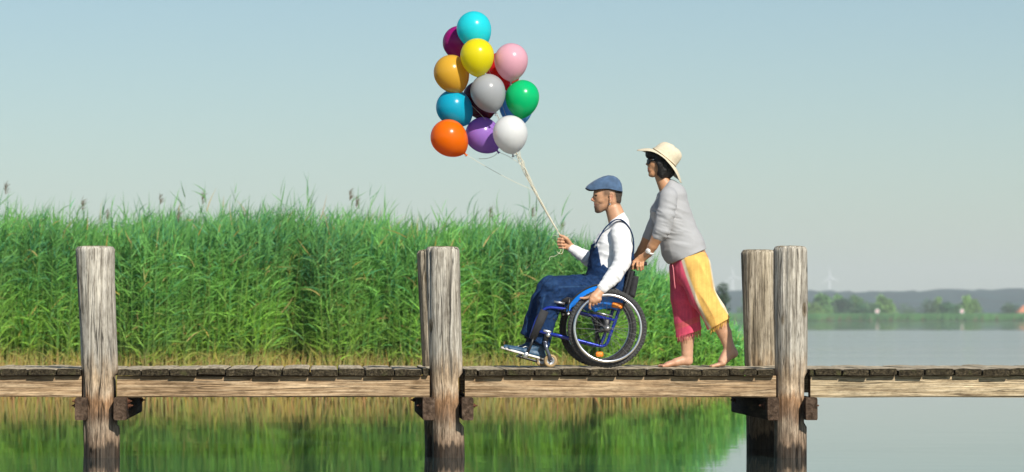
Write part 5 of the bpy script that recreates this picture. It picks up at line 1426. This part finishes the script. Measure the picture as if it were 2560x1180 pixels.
for j, x_ in enumerate((1574, 1581, 1588, 1594)):
    hand_wf += finger([(x_, 655, 1.085), (x_ - 2, 663, 1.115), (x_ - 2, 671, 1.100), (x_ - 1, 672, 1.085)], 3.5, 2.5)
hand_wf += finger([(1585, 650, 1.068), (1577, 658, 1.060), (1572, 663, 1.066)], 4.2, 2.8)
def skin_w(V, x, y):
    c = np.tile(np.array([0.50, 0.255, 0.13]), (len(V), 1)) * (1 + 0.30 * (fbm(V * 25, 6, 3) - 0.5))[:, None]
    ft = np.clip((y - 800) / 60, 0, 1); c = blend(c, ft * 0.75, (0.56, 0.33, 0.22))
    c = blend(c, spot(x, y, 1621, 424, 5, 6) * 0.7, (0.42, 0.12, 0.09))
    toe = np.clip((1690 - x) / 30, 0, 1) * (y > 895) * (x < 1760); c = blend(c, toe * 0.35, (0.62, 0.27, 0.18))
    return c
innerw = []
for p in w_torso + w_arm_n + w_arm_f + hip:
    q = list(p)
    if q[0] == 'seg':
        for i in (3, 4, 5, 6): q[i] = max(q[i] - 0.014, 0.02)
    else: q[2] = q[2] - 0.014
    innerw.append(tuple(q))
thin = []
for p in w_leg_n[:2] + w_leg_f[:2]:
    q = list(p)
    for i in (3, 4, 5, 6): q[i] = max(q[i] - 0.022, 0.03)
    thin.append(tuple(q))
grow_mesh('body', w_neck + head_w + innerw + w_fore_n + w_fore_f + hand_wn + hand_wf + thin + w_leg_n[2:] + w_leg_f[2:] + foot_n + foot_f, 0.0040, 0.010, MAT['skin'], wom, skin_w, carve=carve_w)
# sweater
sw = w_torso + w_arm_n + w_arm_f
adir = P(1645, 590, .6) - P(1664, 535, .58)
grow_mesh('sweater', sw, 0.0058, 0.014, MAT['grey'], wom, None, grow=0.002,
          cuts=[plane((1676, 659), (1771, 619), YW, (1700, 560)), plane((1640, 492), (1676, 447), YW, (1720, 520))],
          folds=[(0.008, adir, 26, 5, (1625, 525), (1700, 600), 3), (0.006, (0.25, 0.3, 1), 20, 3.5, (1650, 500), (1760, 660), 5), (0.004, (0.55, 0, 0.85), 11, 7, (1640, 480), (1780, 670), 7)])
def trousers_col(V, x, y):
    Y = V[:, 1]
    yel = np.array([0.74, 0.435, 0.105]); pnk = np.array([0.70, 0.075, 0.15]); crm = np.array([0.70, 0.62, 0.45])
    sep = np.interp(y, [640, 690, 750, 800, 825], [1704, 1719, 1741, 1763, 1778])
    c = np.tile(pnk, (len(V), 1))
    nearside = Y < 0.86
    isyel = nearside & (x > sep)
    c[isyel] = yel
    st = np.exp(-((x - sep) / 4.0) ** 4) * nearside; c = blend(c, st, crm)
    edge = np.interp(y, [620, 660, 720, 760, 800], [1768, 1776, 1785, 1803, 1832])
    c = blend(c, nearside * np.clip((x - edge + 3) / 3, 0, 1), crm)
    bk = ((x > 1766) & (y < 690) & (Y > 0.74)); c[bk] = pnk
    # woven bands near the hems
    hem = np.where(isyel, (y - (822 - (x - 1776) * 0.56)), (y - (844 - (x - 1693) * 0.36)))
    for off in (-22, -27, -32):
        c = blend(c, np.exp(-((hem - off) / 1.1) ** 2) * 0.45, (0.62, 0.28, 0.05))
    thr = fbm(np.stack([x * 0.35, y * 0.012, Y * 30], 1), 12, 3)
    c = c * (0.80 + 0.40 * thr)[:, None]
    return c * (1 + 0.50 * (fbm(V * 14, 3, 3) - 0.5))[:, None]
tr_n = chain([(1735, 668, .72, 40, 36), (1756, 742, .71, 30, 31), (1784, 782, .70, 28, 27), (1801, 816, .70, 29, 24)])
tr_f = chain([(1714, 670, .88, 37, 36), (1713, 745, .89, 33, 31), (1718, 800, .89, 28.5, 27), (1724, 842, .89, 30, 26)])
tcut_n = [plane((1776, 822), (1826, 794), .68, (1750, 720)), plane((1668, 661), (1780, 613), YW, (1720, 740))]
tcut_f = [plane((1693, 844), (1753, 823), .92, (1715, 740)), plane((1668, 661), (1780, 613), YW, (1720, 740))]
tr = grow_mesh('trousers', tr_n + hip, 0.0058, 0.016, MAT['wrap'], wom, trousers_col, grow=0.002, cuts=tcut_n,
          folds=[(0.012, (0.45, 0, -0.9), 2.5, 10, (1690, 640), (1840, 830), 3)], label='yellow trouser leg with cream side stripe')
grow_mesh('trousers', tr_f + [S((1724, 662, YW + 0.04), (1718, 675, YW + 0.04), 43, 40, 48, 48)], 0.0058, 0.016, MAT['wrap'], wom, trousers_col, cuts=tcut_f,
          folds=[(0.012, (0.05, 0, -1), 2.5, 10, (1660, 650), (1770, 850), 4)], label='pink trouser leg')
# fringes
fr_mats = {'y': pmat('yellow_fringe', (0.72, 0.42, 0.08), 0.9), 'p': pmat('pink_fringe', (0.55, 0.10, 0.14), 0.9), 'b': pmat('brown_fringe', (0.30, 0.17, 0.10), 0.9)}
def fringe(a, b, Y, hw, n, key, seed):
    r = np.random.default_rng(seed); mb = MB(); A, B = np.array(a, float), np.array(b, float)
    for i in range(n):
        for s in (-1, 1):
            u = i / (n - 1) + r.normal(0, 0.01); c = A + (B - A) * min(1, max(0, u)); yy = Y + s * hw * math.sqrt(max(0.05, 1 - (2 * u - 1) ** 2))
            ln = r.uniform(12, 19); dx = r.normal(-0.5, 2.0)
            mb.tube(smooth_path([P(c[0], c[1] - 2, yy), P(c[0] + dx * 0.4, c[1] + ln * 0.5, yy + r.normal(0, 0.003)), P(c[0] + dx, c[1] + ln, yy + r.normal(0, 0.006))], 2), [0.0022, 0.0024, 0.0024, 0.0024, 0.0018], 5)
    o = mb.obj('fringe', fr_mats[key], wom); o['kind'] = 'stuff'
fringe((1777, 819), (1822, 794), .70, 0.072, 17, 'y', 1); fringe((1695, 842), (1752, 822), .89, 0.078, 19, 'p', 2)
MB().tube(smooth_path([P(1681, 662, .70), P(1683.5, 675, .700), P(1685.5, 700, .705), P(1688, 722, .712)], 4), 0.0038, 6).obj('drawstring', MAT['cord'], wom)
# hair
hw_pr = [E((1656, 407, YW), (32, 27, 33), -20), E((1663, 425, YW), (23, 27, 22)), S((1640, 392, YW), (1625, 386, YW), 16, 10, 23, 19), S((1650, 410, YW - .06), (1655, 436, YW - .055), 12, 9), S((1650, 410, YW + .06), (1655, 436, YW + .055), 12, 9)]
grow_mesh('hair', hw_pr, 0.0055, 0.012, MAT['hairdark'], wom, None, grow=0.001, carve=[('ell', P(1619, 421, YW), np.array([0.088, 0.15, 0.076]), 0.0)],
          folds=[(0.006, (0.2, 0, 1), 3, 30, (1600, 370), (1700, 460), 4)])
# sunglasses
sg = MB()
for ys in (-1, 1):
    V, Fc = ball_vf((0, 0, 0), (0.0065, 0.031, 0.0235), 18, 12); V = np.sign(V) * np.abs(V) ** 0.8 * np.array([0.0065, 0.031, 0.0235]) ** 0.2; rot = np.array(Matrix.Rotation(RAD(-20 * ys), 3, 'Z'))
    sg.add(V @ rot.T + P(1621.5, 403.5, YW + ys * 0.033), Fc)
g = sg.obj('sunglasses', MAT['black'], wom, False)
for ys in (-1, 1):
    MB().box(P(1632, 401, YW + ys * 0.066), (0.070, 0.006, 0.011), None, 0.002).obj('temple', MAT['black'], g, False)
    MB().ball(P(1633, 399, YW + ys * 0.071), (0.007, 0.003, 0.006), 8, 6).obj('hinge_stud', MAT['silver'], g)
# floppy sun hat
def sun_hat():
    A, B = P(1612, 372, YW), P(1697, 440, YW)                    # brim line at the head, front and back
    ux = (B - A) / np.linalg.norm(B - A); uz = np.array([ux[2], 0, -ux[0]]); uz = uz if uz[2] > 0 else -uz; uy = np.array([0, 1.0, 0])
    O = P(1660, 395, YW)
    V = []; n, m_ = 64, 9; kk = (DC + YW) / F
    for i in range(n):
        a = 2 * math.pi * i / n; ca, sa = math.cos(a), math.sin(a)      # a = 0 back, pi = front
        ri = np.array([34, 30]); ro_f, ro_b, ro_s = 65, 73, 46
        for j in range(m_):
            u = j / (m_ - 1)
            rx = ri[0] + (max(ro_b if ca > 0 else ro_f, 1) - ri[0]) * u; ry = ri[1] + (ro_s - ri[1]) * u
            drop = -4 * u * u * sa * sa - (24 * u ** 1.7 if ca < 0 else 22 * u ** 1.6) * abs(ca) ** 1.6
            drop += 2.4 * u * u * math.sin(3 * a + 0.8) + 1.5 * u * u * math.sin(5 * a)
            V.append(O + ux * (ca * rx * kk) + uy * (sa * ry * kk) + uz * ((drop - 1) * kk))
    Fc = []
    V = np.array(V); N_ = len(V); V2 = np.vstack([V + uz * 0.002, V - uz * 0.002])
    for i in range(n):
        i2 = (i + 1) % n
        for j in range(m_ - 1):
            a, b, c, d = i * m_ + j, i2 * m_ + j, i2 * m_ + j + 1, i * m_ + j + 1
            Fc.append((a, d, c, b)); Fc.append((N_ + a, N_ + b, N_ + c, N_ + d))
        a, b = i * m_ + m_ - 1, i2 * m_ + m_ - 1; Fc.append((a, N_ + a, N_ + b, b))
    # crown
    V = []; lev = [(0, 35.5, 31), (6, 35.5, 31), (14, 34.5, 30.5), (23, 33, 29.5), (31, 29.5, 27), (36, 23.5, 22), (38.3, 15, 14), (38.6, 6, 6)]
    for h_, rx, ry in lev:
        for i in range(n):
            a = 2 * math.pi * i / n; ca, sa = math.cos(a), math.sin(a)
            slouch = 0.10 * h_; dent = 1 - 0.06 * math.exp(-((a - 0.5) / 0.35) ** 2) * (h_ > 5) - 0.05 * math.exp(-((a - 5.6) / 0.3) ** 2) * (h_ > 5)
            V.append(O + ux * ((ca * rx * dent + slouch) * kk) + uy * (sa * ry * dent * kk) + uz * ((h_ * 0.98 + 0.8 * math.sin(4 * a + h_ * 0.1) * (h_ > 20)) * kk))
    V = np.array(V); V += uz * (0.006 * (fbm(V * 18, 5, 2) - 0.5))[:, None]
    Fk = [(l * n + i, l * n + (i + 1) % n, (l + 1) * n + (i + 1) % n, (l + 1) * n + i) for l in range(len(lev) - 1) for i in range(n)] + [tuple((len(lev) - 1) * n + i for i in range(n))]
    h = mobj('sun_hat', V, Fk, MAT['straw'], wom)
    mobj('brim', V2, Fc, MAT['straw'], h)
    pts = [O + ux * (math.cos(a) * 36 * kk) + uy * (math.sin(a) * 31.5 * kk) + uz * (3 * kk) for a in np.linspace(0, 2 * math.pi, 41)]
    MB().tube(pts, 0.007, 6, False, 0.4).obj('hat_band', MAT['straw'], h)
sun_hat()
# watch on the near wrist
wd_ = P(1622, 633, .665) - P(1632, 614, .635); wd_ /= np.linalg.norm(wd_); wc = P(1624.5, 629.5, .658)
rot = np.array(Vector((0, 0, 1)).rotation_difference(Vector(wd_)).to_matrix())
V, Fc = lathe_vf([(0.0325, -0.009), (0.0355, -0.008), (0.0355, 0.008), (0.0325, 0.009)], 28, 'z', True)
wt = mobj('wristwatch', V @ rot.T + wc, Fc, MAT['watch'], wom)
V, Fc = lathe_vf([(0.001, 0.011), (0.017, 0.011), (0.0205, 0.008), (0.0205, -0.004), (0.001, -0.004)], 24, 'y')
n_ = np.array([-0.45, -0.85, 0.15]); n_ /= np.linalg.norm(n_)
r2 = np.array(Vector((0, 1, 0)).rotation_difference(Vector(n_)).to_matrix())
dc_ = wc + n_ * 0.034
mobj('watch_case', V @ r2.T + dc_, Fc, MAT['watch'], wt)
V, Fc = lathe_vf([(0.001, 0.0125), (0.0145, 0.0125), (0.0145, 0.0105), (0.001, 0.0105)], 20, 'y')
mobj('watch_dial', V @ r2.T + dc_, Fc, pmat('watch_dial', (0.62, 0.60, 0.56), 0.3), wt)
